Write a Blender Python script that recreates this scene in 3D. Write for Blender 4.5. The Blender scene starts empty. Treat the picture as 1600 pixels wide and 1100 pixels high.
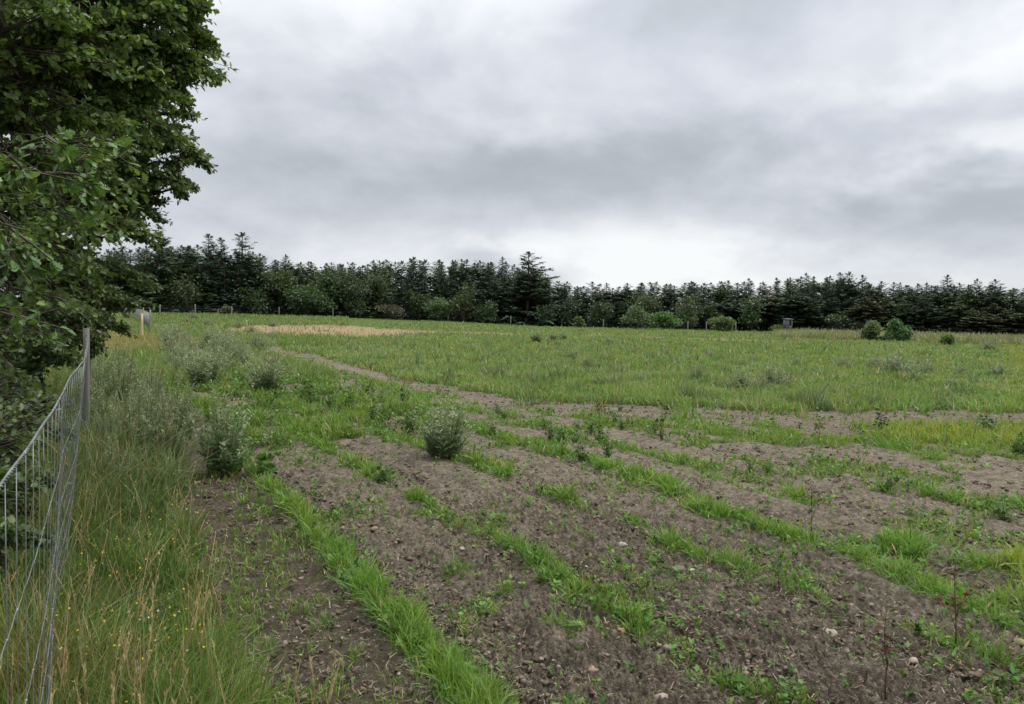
import bpy, math, random
import numpy as np
from mathutils import Vector, Matrix

random.seed(7)
rng = np.random.default_rng(11)
S = bpy.context.scene
COL = S.collection
R = math.radians

# ------------------------------------------------------------------ camera
EYE = 1.7
cam_d = bpy.data.cameras.new('camera')
cam_d.sensor_width = 36.0
cam_d.lens = 1155.0 / 1600.0 * 36.0
cam_d.clip_start = 0.05
cam_d.clip_end = 6000
cam = bpy.data.objects.new('camera', cam_d)
COL.objects.link(cam)
cam.location = (0, 0, EYE)
PITCH, ROLL = R(2.92), R(1.25)
cam.rotation_euler = (Matrix.Rotation(math.pi / 2 - PITCH, 3, 'X') @ Matrix.Rotation(ROLL, 3, 'Z')).to_euler()
S.camera = cam
S.render.resolution_x, S.render.resolution_y = 1024, 704

# ------------------------------------------------------------------ world
SUN_EL, SUN_AZ = R(52), R(75)          # azimuth measured from +Y towards +X
W = bpy.data.worlds.new('World')
S.world = W
W.use_nodes = True
nt = W.node_tree
nt.nodes.clear()


class NB:
    """tiny node builder"""
    def __init__(s, nt): s.nt = nt
    def n(s, t, **k):
        nd = s.nt.nodes.new(t)
        for a, b in k.items(): setattr(nd, a, b)
        return nd
    def put(s, sock, v):
        if v is None: return
        if isinstance(v, bpy.types.NodeSocket): s.nt.links.new(v, sock)
        else: sock.default_value = v
    def m(s, op, a, b=None, c=None, clamp=False):
        nd = s.n('ShaderNodeMath', operation=op, use_clamp=clamp)
        for i, v in enumerate((a, b, c)): s.put(nd.inputs[i], v)
        return nd.outputs[0]
    def noise(s, vec, scale, detail=5, rough=0.55, dist=0.0, col=False):
        nd = s.n('ShaderNodeTexNoise')
        s.put(nd.inputs['Vector'], vec); nd.inputs['Scale'].default_value = scale
        nd.inputs['Detail'].default_value = detail; nd.inputs['Roughness'].default_value = rough
        nd.inputs['Distortion'].default_value = dist
        return nd.outputs['Color' if col else 'Fac']
    def ramp(s, fac, stops):
        nd = s.n('ShaderNodeValToRGB')
        cr = nd.color_ramp
        while len(cr.elements) < len(stops): cr.elements.new(0.5)
        for e, (p, c) in zip(cr.elements, stops):
            e.position = p; e.color = (*c, 1)
        s.put(nd.inputs[0], fac)
        return nd.outputs[0]
    def mix(s, fac, a, b, blend='MIX'):
        nd = s.n('ShaderNodeMix', data_type='RGBA', blend_type=blend)
        s.put(nd.inputs[0], fac)
        for i, v in ((6, a), (7, b)):
            if isinstance(v, tuple) and len(v) == 3: v = (*v, 1)
            s.put(nd.inputs[i], v)
        return nd.outputs[2]
    def mrange(s, v, a, b, c=0.0, d=1.0, smooth=True):
        nd = s.n('ShaderNodeMapRange', interpolation_type='SMOOTHSTEP' if smooth else 'LINEAR')
        for i, q in enumerate((v, a, b, c, d)): s.put(nd.inputs[i], q)
        return nd.outputs[0]


B = NB(nt)
tc = B.n('ShaderNodeTexCoord')
sep = B.n('ShaderNodeSeparateXYZ')
nt.links.new(tc.outputs['Generated'], sep.inputs[0])
dx, dy, dz = sep.outputs
zc = B.m('MAXIMUM', dz, 0.0)
den = B.m('ADD', zc, 0.42)
comb = B.n('ShaderNodeCombineXYZ')
nt.links.new(B.m('DIVIDE', dx, den), comb.inputs[0])
nt.links.new(B.m('DIVIDE', dy, den), comb.inputs[1])
plane = comb.outputs[0]
big = B.noise(plane, 0.9, 3, 0.5, 0.3)
mid = B.noise(plane, 2.6, 5, 0.50, 0.3)
fine = B.noise(plane, 7.0, 6, 0.56, 0.2)
az = B.m('ARCTAN2', dx, dy)
el = B.m('ARCSINE', dz)
warp = B.noise(plane, 2.4, 4, 0.6)
azw = B.m('ADD', az, B.m('MULTIPLY', B.m('SUBTRACT', warp, 0.5), 0.50))
elw = B.m('ADD', el, B.m('MULTIPLY', B.m('SUBTRACT', mid, 0.5), 0.14))
val = B.m('ADD', B.m('MULTIPLY', B.m('SUBTRACT', big, 0.5), 0.45), B.m('MULTIPLY', B.m('SUBTRACT', mid, 0.5), 0.85))
val = B.m('ADD', val, B.m('MULTIPLY', B.m('SUBTRACT', fine, 0.5), 0.34))
val = B.m('ADD', val, 0.50)
# banks of brighter and darker cloud: azimuth, elevation (deg), spreads, amount
for a0, e0, sa, se, amt in [(11, 4.0, 8.5, 2.8, 0.62), (3, 5.5, 5, 2.0, 0.20), (33, 10, 5.5, 2.2, 0.55), (35, 17.5, 4.5, 3.0, 0.42), (27, 4, 14, 3, 0.14), (20, 16, 7, 3.5, 0.02),
                            (-20, 24, 16, 6, 0.26), (-14, 3, 12, 3.2, 0.22), (3, 10.5, 13, 3.0, -0.26), (-14, 12, 14, 5, -0.10),
                            (24, 13, 7, 3, -0.10), (28, 7, 8, 2.2, -0.16), (16, 23, 16, 4, -0.16), (-4, 24, 9, 4, 0.16), (8, 16, 8, 4, .06)]:
    qa = B.m('MULTIPLY', B.m('SUBTRACT', azw, R(a0)), 1 / R(sa))
    qe = B.m('MULTIPLY', B.m('SUBTRACT', elw, R(e0)), 1 / R(se))
    d2 = B.m('ADD', B.m('MULTIPLY', qa, qa), B.m('MULTIPLY', qe, qe))
    val = B.m('ADD', val, B.m('MULTIPLY', B.m('EXPONENT', B.m('MULTIPLY', d2, -1.0)), amt))
cloud = B.ramp(val, [(0.0, (0.31, 0.335, 0.37)), (0.30, (0.40, 0.43, 0.465)), (0.52, (0.54, 0.565, 0.615)),
                     (0.72, (0.68, 0.70, 0.73)), (1.0, (0.80, 0.815, 0.825))])
zen = B.m('ADD', 1.0, B.m('MULTIPLY', B.m('POWER', zc, 3.0), 3.3))      # an overcast sky is brighter overhead
vm = B.n('ShaderNodeVectorMath', operation='SCALE')
nt.links.new(cloud, vm.inputs[0]); nt.links.new(zen, vm.inputs[3])
sky = B.n('ShaderNodeTexSky', sky_type='NISHITA', sun_disc=False, sun_elevation=SUN_EL, sun_rotation=SUN_AZ)
bg1 = B.n('ShaderNodeBackground'); nt.links.new(sky.outputs[0], bg1.inputs[0]); bg1.inputs[1].default_value = 0.10
bg2 = B.n('ShaderNodeBackground'); nt.links.new(vm.outputs[0], bg2.inputs[0]); bg2.inputs[1].default_value = 1.0
mx = B.n('ShaderNodeMixShader'); mx.inputs[0].default_value = 0.95
nt.links.new(bg1.outputs[0], mx.inputs[1]); nt.links.new(bg2.outputs[0], mx.inputs[2])
wo = B.n('ShaderNodeOutputWorld'); nt.links.new(mx.outputs[0], wo.inputs[0])

sl = bpy.data.lights.new('sun', 'SUN')
sl.energy = 1.6; sl.angle = R(11); sl.color = (1.0, 0.965, 0.90)
so = bpy.data.objects.new('sun', sl); COL.objects.link(so)
sd = Vector((math.sin(SUN_AZ) * math.cos(SUN_EL), math.cos(SUN_AZ) * math.cos(SUN_EL), math.sin(SUN_EL)))
so.rotation_euler = sd.to_track_quat('Z', 'Y').to_euler(); so.location = (20, 5, 30)
S.view_settings.view_transform = 'Standard'; S.view_settings.look = 'None'
S.view_settings.exposure = 0.27; S.view_settings.gamma = 1.0

# ------------------------------------------------------------------ helpers
def ray(px, py):
    x = (px - 800) / 1155.; y = -(py - 550) / 1155.
    c, s = math.cos(ROLL), math.sin(ROLL)
    x, y = c * x - s * y, s * x + c * y
    return (x, math.cos(PITCH) + y * math.sin(PITCH), -math.sin(PITCH) + y * math.cos(PITCH))
def G(px, py, z=0.0):                 # point of the level z seen at a pixel of the photo
    d = ray(px, py); t = (z - EYE) / d[2]
    return (d[0] * t, d[1] * t)
def P3(px, py, dist):                 # point at a horizontal distance
    d = ray(px, py); t = dist / math.hypot(d[0], d[1])
    return np.array([d[0] * t, d[1] * t, EYE + d[2] * t])

def sstep(a, b, x):
    t = np.clip((x - a) / (b - a), 0, 1); return t * t * (3 - 2 * t)

_perm = np.random.default_rng(3).permutation(4096)
_ga = np.random.default_rng(4).uniform(0, 2 * np.pi, 4096)
_gx, _gy = np.cos(_ga), np.sin(_ga)
def perlin(x, y, seed=0):
    xi = np.floor(x).astype(np.int64); yi = np.floor(y).astype(np.int64)
    xf = x - xi; yf = y - yi
    u = xf * xf * xf * (xf * (xf * 6 - 15) + 10); v = yf * yf * yf * (yf * (yf * 6 - 15) + 10)
    def gr(i, j, a, b):
        h = _perm[(_perm[(i + seed * 17) & 4095] + j) & 4095]
        return _gx[h] * a + _gy[h] * b
    a = gr(xi, yi, xf, yf); b = gr(xi + 1, yi, xf - 1, yf)
    c = gr(xi, yi + 1, xf, yf - 1); d = gr(xi + 1, yi + 1, xf - 1, yf - 1)
    return ((a + (b - a) * u) * (1 - v) + (c + (d - c) * u) * v) * 1.5
def fbm(x, y, s, oc=3, seed=0):
    r = 0; a = 1.0; t = 0
    for i in range(oc):
        r = r + a * perlin(x / s, y / s, seed + i); t += a; a *= .5; s = s / 2.03
    return r / t

def mesh_np(name, V, loops, starts, mat, col=None, parent=None, smooth=True):
    me = bpy.data.meshes.new(name)
    me.vertices.add(len(V)); me.vertices.foreach_set('co', np.ascontiguousarray(V, dtype=np.float32).ravel())
    me.loops.add(len(loops)); me.loops.foreach_set('vertex_index', np.ascontiguousarray(loops, dtype=np.int32))
    me.polygons.add(len(starts)); me.polygons.foreach_set('loop_start', np.ascontiguousarray(starts, dtype=np.int32))
    if smooth: me.polygons.foreach_set('use_smooth', np.ones(len(starts), dtype=bool))
    me.update(calc_edges=True)
    if col is not None:
        at = me.color_attributes.new('tint', 'FLOAT_COLOR', 'POINT')
        c4 = np.ones((len(V), 4), dtype=np.float32); c4[:, :3] = col
        at.data.foreach_set('color', c4.ravel())
    if mat: me.materials.append(mat)
    ob = bpy.data.objects.new(name, me); COL.objects.link(ob)
    if parent: ob.parent = parent
    return ob

class Bag:
    """collects stamped templates into ONE mesh"""
    def __init__(s): s.V = []; s.L = []; s.S = []; s.C = []; s.nv = 0; s.nl = 0
    def raw(s, V, faces, col):
        V = np.asarray(V, dtype=float)
        s.V.append(V); ln = [len(f) for f in faces]
        s.L.append(np.array([i for f in faces for i in f]) + s.nv)
        s.S.append(np.concatenate([[0], np.cumsum(ln)[:-1]]) + s.nl)
        s.C.append(np.broadcast_to(np.asarray(col, dtype=float), (len(V), 3)).copy())
        s.nv += len(V); s.nl += sum(ln)
    def stamp(s, tv, faces, pos, M, col, grad=None):
        """tv (k,3) template; pos (n,3); M (n,3,3); col (n,3); grad (k,) brightness along the template"""
        n = len(pos)
        if n == 0: return
        tv = np.asarray(tv, dtype=float); k = len(tv)
        V = np.einsum('nij,kj->nki', M, tv) + pos[:, None, :]
        fl = np.array([i for f in faces for i in f]); ln = np.array([len(f) for f in faces])
        L = (fl[None, :] + (np.arange(n) * k)[:, None]).ravel() + s.nv
        st = np.concatenate([[0], np.cumsum(ln)[:-1]])
        St = (st[None, :] + (np.arange(n) * len(fl))[:, None]).ravel() + s.nl
        C = np.repeat(col[:, None, :], k, axis=1)
        if grad is not None: C = C * np.asarray(grad)[None, :, None]
        s.V.append(V.reshape(-1, 3)); s.L.append(L); s.S.append(St); s.C.append(C.reshape(-1, 3))
        s.nv += n * k; s.nl += n * len(fl)
    def tube(s, pts, rad, col, sides=5):
        pts = np.asarray(pts, dtype=float); n = len(pts)
        rad = np.broadcast_to(np.asarray(rad, dtype=float), (n,))
        t = np.gradient(pts, axis=0); t /= np.linalg.norm(t, axis=1)[:, None] + 1e-9
        ref = np.array([0.3, 0.2, 0.93]) if abs(t[0][2]) < .8 else np.array([0.9, 0.3, 0.1])
        a = np.cross(t, ref); a /= np.linalg.norm(a, axis=1)[:, None] + 1e-9
        b = np.cross(t, a)
        th = np.arange(sides) / sides * 2 * np.pi
        V = pts[:, None, :] + rad[:, None, None] * (a[:, None, :] * np.cos(th)[None, :, None] + b[:, None, :] * np.sin(th)[None, :, None])
        F = [(i * sides + j, i * sides + (j + 1) % sides, (i + 1) * sides + (j + 1) % sides, (i + 1) * sides + j) for i in range(n - 1) for j in range(sides)]
        F.append(tuple(range(sides))[::-1]); F.append(tuple((n - 1) * sides + j for j in range(sides)))
        s.raw(V.reshape(-1, 3), F, col)
    def build(s, name, mat, parent=None, smooth=True):
        return mesh_np(name, np.concatenate(s.V), np.concatenate(s.L), np.concatenate(s.S), mat, np.concatenate(s.C), parent, smooth)

def tag(o, label=None, cat=None, group=None, kind=None):
    if label: o['label'] = label
    if cat: o['category'] = cat
    if group: o['group'] = group
    if kind: o['kind'] = kind
    return o
def empty(name, loc, rz=0.0, sc=1.0):
    o = bpy.data.objects.new(name, None); COL.objects.link(o)
    o.location = loc; o.rotation_euler = (0, 0, rz); o.scale = (sc,) * 3 if np.isscalar(sc) else sc
    o.empty_display_size = 0.2
    return o
def copy_tree(root, loc, rz=0.0, sc=1.0):
    r = root.copy(); COL.objects.link(r)
    for k in ('label', 'group'):
        if k in r: del r[k]
    r.location = loc; r.rotation_euler = (0, 0, rz); r.scale = (sc,) * 3 if np.isscalar(sc) else sc
    for ch in list(root.children):
        c = ch.copy(); COL.objects.link(c); c.parent = r
    return r

def frames(d, up=None, roll=None):
    """rotation matrices whose Y column is along d; X across, Z face normal"""
    d = d / (np.linalg.norm(d, axis=1)[:, None] + 1e-9)
    n = len(d)
    if up is None: up = rng.normal(size=(n, 3))
    x = np.cross(d, up); x /= np.linalg.norm(x, axis=1)[:, None] + 1e-9
    z = np.cross(x, d)
    if roll is not None:
        c, s_ = np.cos(roll)[:, None], np.sin(roll)[:, None]
        x, z = c * x + s_ * z, -s_ * x + c * z
    return np.stack([x, d, z], axis=2)

# ------------------------------------------------------------------ materials
def mat_new(name):
    m = bpy.data.materials.new(name); m.use_nodes = True; m.node_tree.nodes.clear()
    return m, NB(m.node_tree)
def leaf_mat(name, transl=0.35, rough=0.55, var=0.25, spec=0.3):
    m, b = mat_new(name)
    at = b.n('ShaderNodeAttribute', attribute_name='tint')
    g = b.n('ShaderNodeTexCoord')
    nz = b.noise(g.outputs['Object'], 7.0, 3)
    f = b.mrange(nz, 0.25, 0.75, 1 - var, 1 + var, False)
    sc = b.n('ShaderNodeVectorMath', operation='SCALE'); b.put(sc.inputs[0], at.outputs['Color']); b.put(sc.inputs[3], f)
    p = b.n('ShaderNodeBsdfPrincipled'); b.put(p.inputs['Base Color'], sc.outputs[0])
    p.inputs['Roughness'].default_value = rough; p.inputs['Specular IOR Level'].default_value = spec
    out = b.n('ShaderNodeOutputMaterial')
    if transl > 0:
        tr = b.n('ShaderNodeBsdfTranslucent')
        hs = b.mix(1.0, sc.outputs[0], (1.25, 1.25, 0.6), 'MULTIPLY')
        b.put(tr.inputs[0], hs)
        ms = b.n('ShaderNodeMixShader'); ms.inputs[0].default_value = transl
        m.node_tree.links.new(p.outputs[0], ms.inputs[1]); m.node_tree.links.new(tr.outputs[0], ms.inputs[2])
        m.node_tree.links.new(ms.outputs[0], out.inputs[0])
    else: m.node_tree.links.new(p.outputs[0], out.inputs[0])
    return m
M_grass = leaf_mat('grass_blades', 0.35, 0.5)
M_leaf = leaf_mat('leaves', 0.28, 0.42, 0.3, 0.4)
M_needle = leaf_mat('needles', 0.08, 0.65, 0.3, 0.2)
M_weed = leaf_mat('weed_leaves', 0.3, 0.6)

def rough_mat(name, scale, bump, rough=0.9, var=0.35, spec=0.2, stretch=(1, 1, 1)):
    m, b = mat_new(name)
    at = b.n('ShaderNodeAttribute', attribute_name='tint'); g = b.n('ShaderNodeTexCoord')
    mp = b.n('ShaderNodeMapping'); b.put(mp.inputs[0], g.outputs['Object']); mp.inputs['Scale'].default_value = stretch
    nz = b.noise(mp.outputs[0], scale, 6, 0.65)
    sc = b.n('ShaderNodeVectorMath', operation='SCALE'); b.put(sc.inputs[0], at.outputs['Color']); b.put(sc.inputs[3], b.mrange(nz, 0.3, 0.7, 1 - var, 1 + var, False))
    p = b.n('ShaderNodeBsdfPrincipled'); b.put(p.inputs['Base Color'], sc.outputs[0]); p.inputs['Roughness'].default_value = rough
    p.inputs['Specular IOR Level'].default_value = spec
    bp = b.n('ShaderNodeBump'); bp.inputs['Strength'].default_value = 1; bp.inputs['Distance'].default_value = bump
    b.put(bp.inputs['Height'], nz); b.put(p.inputs['Normal'], bp.outputs[0])
    out = b.n('ShaderNodeOutputMaterial'); m.node_tree.links.new(p.outputs[0], out.inputs[0])
    return m
M_bark = rough_mat('bark', 9, 0.02, 0.9, 0.4, stretch=(1, 1, .25))
M_stone = rough_mat('stone', 30, 0.004, 0.75, 0.25, 0.35)
M_clod = rough_mat('soil_lumps', 45, 0.006, 0.95, 0.35, 0.1)
M_wood = rough_mat('post_wood', 25, 0.004, 0.8, 0.3, stretch=(1, 1, .08))
m, b = mat_new('galvanised_wire')
p = b.n('ShaderNodeBsdfPrincipled'); g = b.n('ShaderNodeTexCoord')
b.put(p.inputs['Base Color'], b.ramp(b.noise(g.outputs['Object'], 14, 3), [(0.32, (0.16, 0.12, 0.09)), (0.42, (0.17, 0.18, 0.175)), (0.7, (0.31, 0.33, 0.32))]))
p.inputs['Metallic'].default_value = 0.45; p.inputs['Roughness'].default_value = 0.48
m.node_tree.links.new(p.outputs[0], b.n('ShaderNodeOutputMaterial').inputs[0]); M_wire = m

# ------------------------------------------------------------------ the field plan (world metres)
A30 = R(30.0)
def uv(x, y):            # u: across the planting rows (0 = the fence), v: along them
    return x * math.cos(A30) + y * math.sin(A30), -x * math.sin(A30) + y * math.cos(A30)
MEAD = np.array([G(*q) for q in [(400, 536), (470, 548), (620, 590), (760, 617), (860, 628), (940, 634), (1080, 641), (1250, 643), (1440, 644), (1600, 645), (2100, 655)]])
FAR = np.array([G(*q) for q in [(350, 520), (640, 524), (900, 530), (1100, 537)]])
def seg_side(P, x, y):
    """height of the polyline y(x) at x"""
    return np.interp(x, P[:, 0], P[:, 1])
STRIPS = [([G(*q) for q in pts_], w_, st_, g_) for pts_, w_, st_, g_ in [
    ([(345, 668), (378, 728), (430, 778), (500, 850), (560, 918), (620, 975), (680, 1040), (760, 1130)], .12, 1.25, .3),
    ([(415, 628), (455, 668), (505, 702), (560, 732), (600, 752)], .17, 1.05, .5),
    ([(640, 778), (700, 808), (760, 838), (820, 868)], .07, .85, .9),
    ([(830, 872), (880, 912), (940, 945), (985, 970)], .10, 1.0, .7),
    ([(985, 972), (1040, 1020), (1110, 1052), (1200, 1100)], .10, .55, 1.6),
    ([(715, 898), (755, 915), (795, 932)], .07, .7, 1.), ([(860, 978), (900, 990)], .09, .65, 1.2), ([(480, 1010), (540, 1030)], .12, .7, .8),
    ([(575, 668), (625, 690), (672, 702)], .20, 1.1, .3), ([(735, 722), (795, 742)], .17, 1.05, .3),
    ([(825, 760), (900, 788), (1000, 824)], .08, .9, .9), ([(1030, 845), (1100, 875)], .10, .8, .6), ([(1125, 880), (1165, 892)], .08, 1.1, .2),
    ([(1190, 905), (1300, 945), (1400, 975), (1470, 1005), (1600, 1050), (1750, 1100)], .09, .65, 1.5),
    ([(690, 655), (740, 672), (800, 692), (900, 716), (980, 740), (1060, 772)], .19, 1.1, .4),
    ([(1090, 795), (1180, 825), (1260, 850), (1330, 875), (1400, 900), (1460, 930), (1530, 965), (1700, 1030)], .15, 1.1, .45),
    ([(740, 640), (850, 662), (900, 684), (960, 698), (1040, 716), (1120, 745), (1200, 765), (1250, 785)], .22, .8, 1.2),
    ([(1020, 668), (1100, 676), (1280, 694), (1400, 702), (1600, 706), (1800, 712)], .55, .95, .5),
    ([(1390, 852), (1500, 884), (1620, 910), (1750, 945)], .34, 1.0, .9), ([(1480, 930), (1600, 962), (1750, 1000)], .26, .95, .8), ([(1290, 660), (1450, 668), (1620, 672)], .4, .8, 1.1), ([(1050, 655), (1180, 672)], .35, .75, 1.1),
    ([(560, 590), (640, 622), (740, 645)], .5, .9, .6), ([(1370, 765), (1400, 770)], .12, .9, .3), ([(1440, 765), (1560, 790), (1700, 800)], .28, .9, .7)]]
_mo = np.argsort(MEAD[:, 0]); MEADs = MEAD[_mo]
def terrain(x, y):
    r = np.hypot(x, y); a = np.arctan2(x, y)
    far = sstep(45, 112, r) * sstep(R(4), R(-14), a) * 0.70
    return far + 0.05 * fbm(x, y, 6.0, 2, 5) * sstep(4, 12, r) + 0.10 * fbm(x, y, 25.0, 2, 9) * sstep(20, 50, r)

def cover(x, y):
    """0..1 plant cover, plus: height(m), tint index fields -> dict"""
    u, v = uv(x, y); r = np.hypot(x, y); a = np.degrees(np.arctan2(x, y))
    n1 = fbm(x, y, 1.1, 3, 21); n2 = fbm(x, y, 0.35, 2, 31); n3 = fbm(x, y, 5.0, 3, 41)
    cov = np.zeros_like(x) + 0.0
    # --- strips along the planting rows
    strip = np.zeros_like(x)
    nearm = (r < 30) & (np.abs(a) < 60)
    xs, ys = x[nearm], y[nearm]
    wob = .05 * n1[nearm]
    best = np.zeros_like(xs)
    br = fbm(xs, ys, .55, 2, 61); n2s = n2[nearm]
    for pl, w, st, gap in STRIPS:
        dm = np.full(xs.shape, 9.0)
        for (x0, y0), (x1, y1) in zip(pl[:-1], pl[1:]):
            ex, ey = x1 - x0, y1 - y0; L2 = ex * ex + ey * ey
            t = np.clip(((xs - x0) * ex + (ys - y0) * ey) / L2, 0, 1)
            dm = np.minimum(dm, np.hypot(xs - x0 - t * ex, ys - y0 - t * ey))
        q = st * np.exp(-(np.maximum(dm + wob * .6, 0) / (w * (1 + .5 * n2s))) ** 2) * np.clip(1 + gap * (br * 2.2 - .15), .15, 1.15)
        best = np.maximum(best, q)
    strip[nearm] = best
    thin = sstep(0.05, 0.5, n1 * 1.0 + n2 * .6 + 0.10) * 0.42
    cov = np.maximum(strip, thin)
    # --- weedy belt farther off
    belt = sstep(8.0, 10.5, v) * sstep(5.8, 4.2, u) * sstep(1.15, 1.5, u)
    cov = np.maximum(cov, belt * sstep(-.22, .14, n1 + .5 * n2) * 1.0)
    belt2 = sstep(7.0, 10, r) * sstep(3.6, 5.0, u) * .85 * sstep(-.06, .24, n1 + .35 * n2)
    cov = np.maximum(cov, belt2)
    # --- right-hand grassy areas
    rg = np.exp(-((y - 10.6 - .08 * x) / 1.35) ** 2) * sstep(3.6, 6.5, x) * sstep(-.5, -.05, n1) * .95
    rg2 = sstep(0, 1.2, (x - 3.15) - (y - 5.0) * .9 + n1 * .8) * sstep(7.6, 5.8, y) * sstep(4.0, 4.7, y + n2 * .3) * sstep(-.35, .1, n1 + .5 * n2)
    rg3 = sstep(.4, 1.6, x - .64 * y + n1) * .8 * sstep(-.3, .1, n1)
    cov = np.maximum(cov, np.maximum(rg * .95, np.maximum(rg2 * .8, rg3)))
    # --- meadow
    my = seg_side(MEADs, x, y)
    mead = sstep(-.7, .45, (y - my) + n2 * 1.3 + n1 * 1.9) * (x > MEADs[0, 0] * 1.0)
    bare_m = sstep(.25, .6, n3 * .8 + .6 * n1)
    cov = np.maximum(cov, mead * (1 - .55 * bare_m))
    # bare headland in front of the meadow
    hd = sstep(2.2, .9, my - y + n1 * .6) * (y < my) * sstep(-8, -3.5, x)
    cov = cov * (1 - hd * .62)
    # --- left margin and the path
    edge = 0.50 + 0.055 * np.clip(v - 3.0, 0, 9) + 0.10 * n1 + .05 * n2
    marg = sstep(edge + .07, edge - .07, u) * sstep(-.3, .0, u)
    path = sstep(edge - .04, edge + .06, u) * sstep(1.42, 1.22, u - .03 * (v - 3)) * sstep(17, 11, v)
    cov = np.maximum(cov * (1 - .86 * path), path * .34 * sstep(-.35, .3, n1 + n2))
    cov = np.maximum(cov, marg)
    # left part far off: everything grown over
    lf = np.maximum(sstep(15, 20, v) * sstep(6.6, 4.8, u), sstep(30, 40, r) * sstep(-11, -14, a))
    cov = np.maximum(cov, lf * sstep(-.55, -.15, n1 + .4 * n2))
    cov = np.maximum(cov, sstep(60, 68, r))
    behind = sstep(.02, -.15, u)
    cov = np.maximum(cov, behind)
    dry = .3 + .7 * np.clip(.5 + .7 * n3 + .35 * n1, 0, 1) * sstep(4, 9, r)  # soil mask: paler with distance from the camera, broken up by noise
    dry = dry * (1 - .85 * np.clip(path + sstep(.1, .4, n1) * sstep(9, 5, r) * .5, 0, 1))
    # --- straw coloured ground
    gx, gy = G(505, 517)
    st = sstep(1.25, .85, np.sqrt(((a + 14.6 + .5 * n3) / 6.9) ** 2 + ((1 / np.maximum(r, 1) - .0172) / .0031) ** 2) + n3 * .35 + n1 * .25)
    band = sstep(.8, .3, np.abs((1 / np.maximum(r, 1)) - 1 / 62.) / .0013) * sstep(26, 16, a) * sstep(-22, -8, a) * sstep(-.55, 0, n3 + .3 * n1) * .75
    straw = np.maximum(st, band)
    cov = cov * (1 - .62 * straw)
    yel = sstep(1.2, .8, np.sqrt(((u - 0.2) / 4.2) ** 2 + ((v - 37) / 9.) ** 2) + n1 * .2)
    reed = sstep(16, 23, a) * sstep(66, 76, r + n3 * 10 - (a - 16) * .35) 
    return dict(cov=np.clip(cov, 0, 1.0), strip=strip, marg=marg, mead=mead, behind=behind, lf=lf, belt=belt, straw=straw, yel=yel, reed=reed, path=path,
                right=np.maximum(rg, np.maximum(rg2, rg3)), dry=dry, n1=n1, n2=n2, n3=n3, u=u, v=v, r=r, a=a)

# ------------------------------------------------------------------ ground: one sheet from underfoot to the horizon
fine_a = np.linspace(R(-42), R(42), 1350)
coarse = np.linspace(R(42), R(318), 150)[1:-1]
ang = np.concatenate([fine_a, coarse])
rr = [0.4]
while rr[-1] < 2.6: rr.append(rr[-1] + .12)
while rr[-1] < 3000:
    q = rr[-1]; rr.append(q + min(max(q * q / (739 * 1.7) * (.60 if q < 9 else .9), .006), q * .06))
rad = np.array(rr)
RR, AA = np.meshgrid(rad, ang, indexing='ij')
X = RR * np.sin(AA); Y = RR * np.cos(AA)
C = cover(X, Y)
cell = np.maximum(RR * (fine_a[1] - fine_a[0]), np.gradient(rad)[:, None])
Z = terrain(X, Y)
bare = 1 - np.clip(C['cov'], 0, 1) * .75
u, v = C['u'], C['v']
rough = np.zeros_like(X)
tread = 0.75 + .5 * fbm(X, Y, 1.8, 2, 77)
for i, (wl, am) in enumerate([(.42, .014), (.21, .022), (.105, .030), (.055, .032), (.030, .021), (.017, .010)]):
    fade = np.clip(wl / (2.0 * cell) - .5, 0, 1)
    if wl < 0.05 and fade.max() <= 0: continue
    nz = perlin(X / wl + .35 * perlin(X / wl, Y / wl, 90 + i), Y / wl, 80 + i)
    nz = (np.abs(nz) * 2 - .55) if 0 < i < 5 else nz
    rough += am * fade * nz
Z += rough * bare * tread * (1 - .55 * C['path']) * sstep(60, 20, RR)
Z += .035 * np.clip(C['strip'], 0, 1) * sstep(30, 15, RR)
Z += (.013 * np.sin(2 * np.pi * u / .29 + 1.6 * fbm(X, Y, 1.2, 2, 91)) + .02 * np.sin(2 * np.pi * u / 1.12 + 2.0 + .8 * fbm(X, Y, 2.2, 2, 93))) * (1 - C['cov'] * .6) * (1 - C['path']) * sstep(13.5, 11, RR)
Z += .05 * C['marg'] - .03 * C['path']
nR, nA = X.shape
V = np.stack([X, Y, Z], -1).reshape(-1, 3)
ii, jj = np.meshgrid(np.arange(nR - 1), np.arange(nA), indexing='ij')
j2 = (jj + 1) % nA
F = np.stack([ii * nA + jj, ii * nA + j2, (ii + 1) * nA + j2, (ii + 1) * nA + jj], -1).reshape(-1, 4)[:, ::-1]
loops = F.ravel(); starts = np.arange(len(F)) * 4
cap = np.arange(nA)
V_all = np.vstack([V, [[0, 0, 0]]])
capf = np.stack([cap, np.full(nA, len(V)), (cap + 1) % nA], -1)[:, ::-1]
loops = np.concatenate([loops, capf.ravel()]); starts = np.concatenate([starts, len(F) * 4 + np.arange(nA) * 3])
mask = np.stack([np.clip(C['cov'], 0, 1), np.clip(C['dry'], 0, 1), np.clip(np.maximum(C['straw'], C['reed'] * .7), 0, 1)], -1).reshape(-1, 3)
mask = np.vstack([mask, [[1, 0, 0]]])

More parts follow.
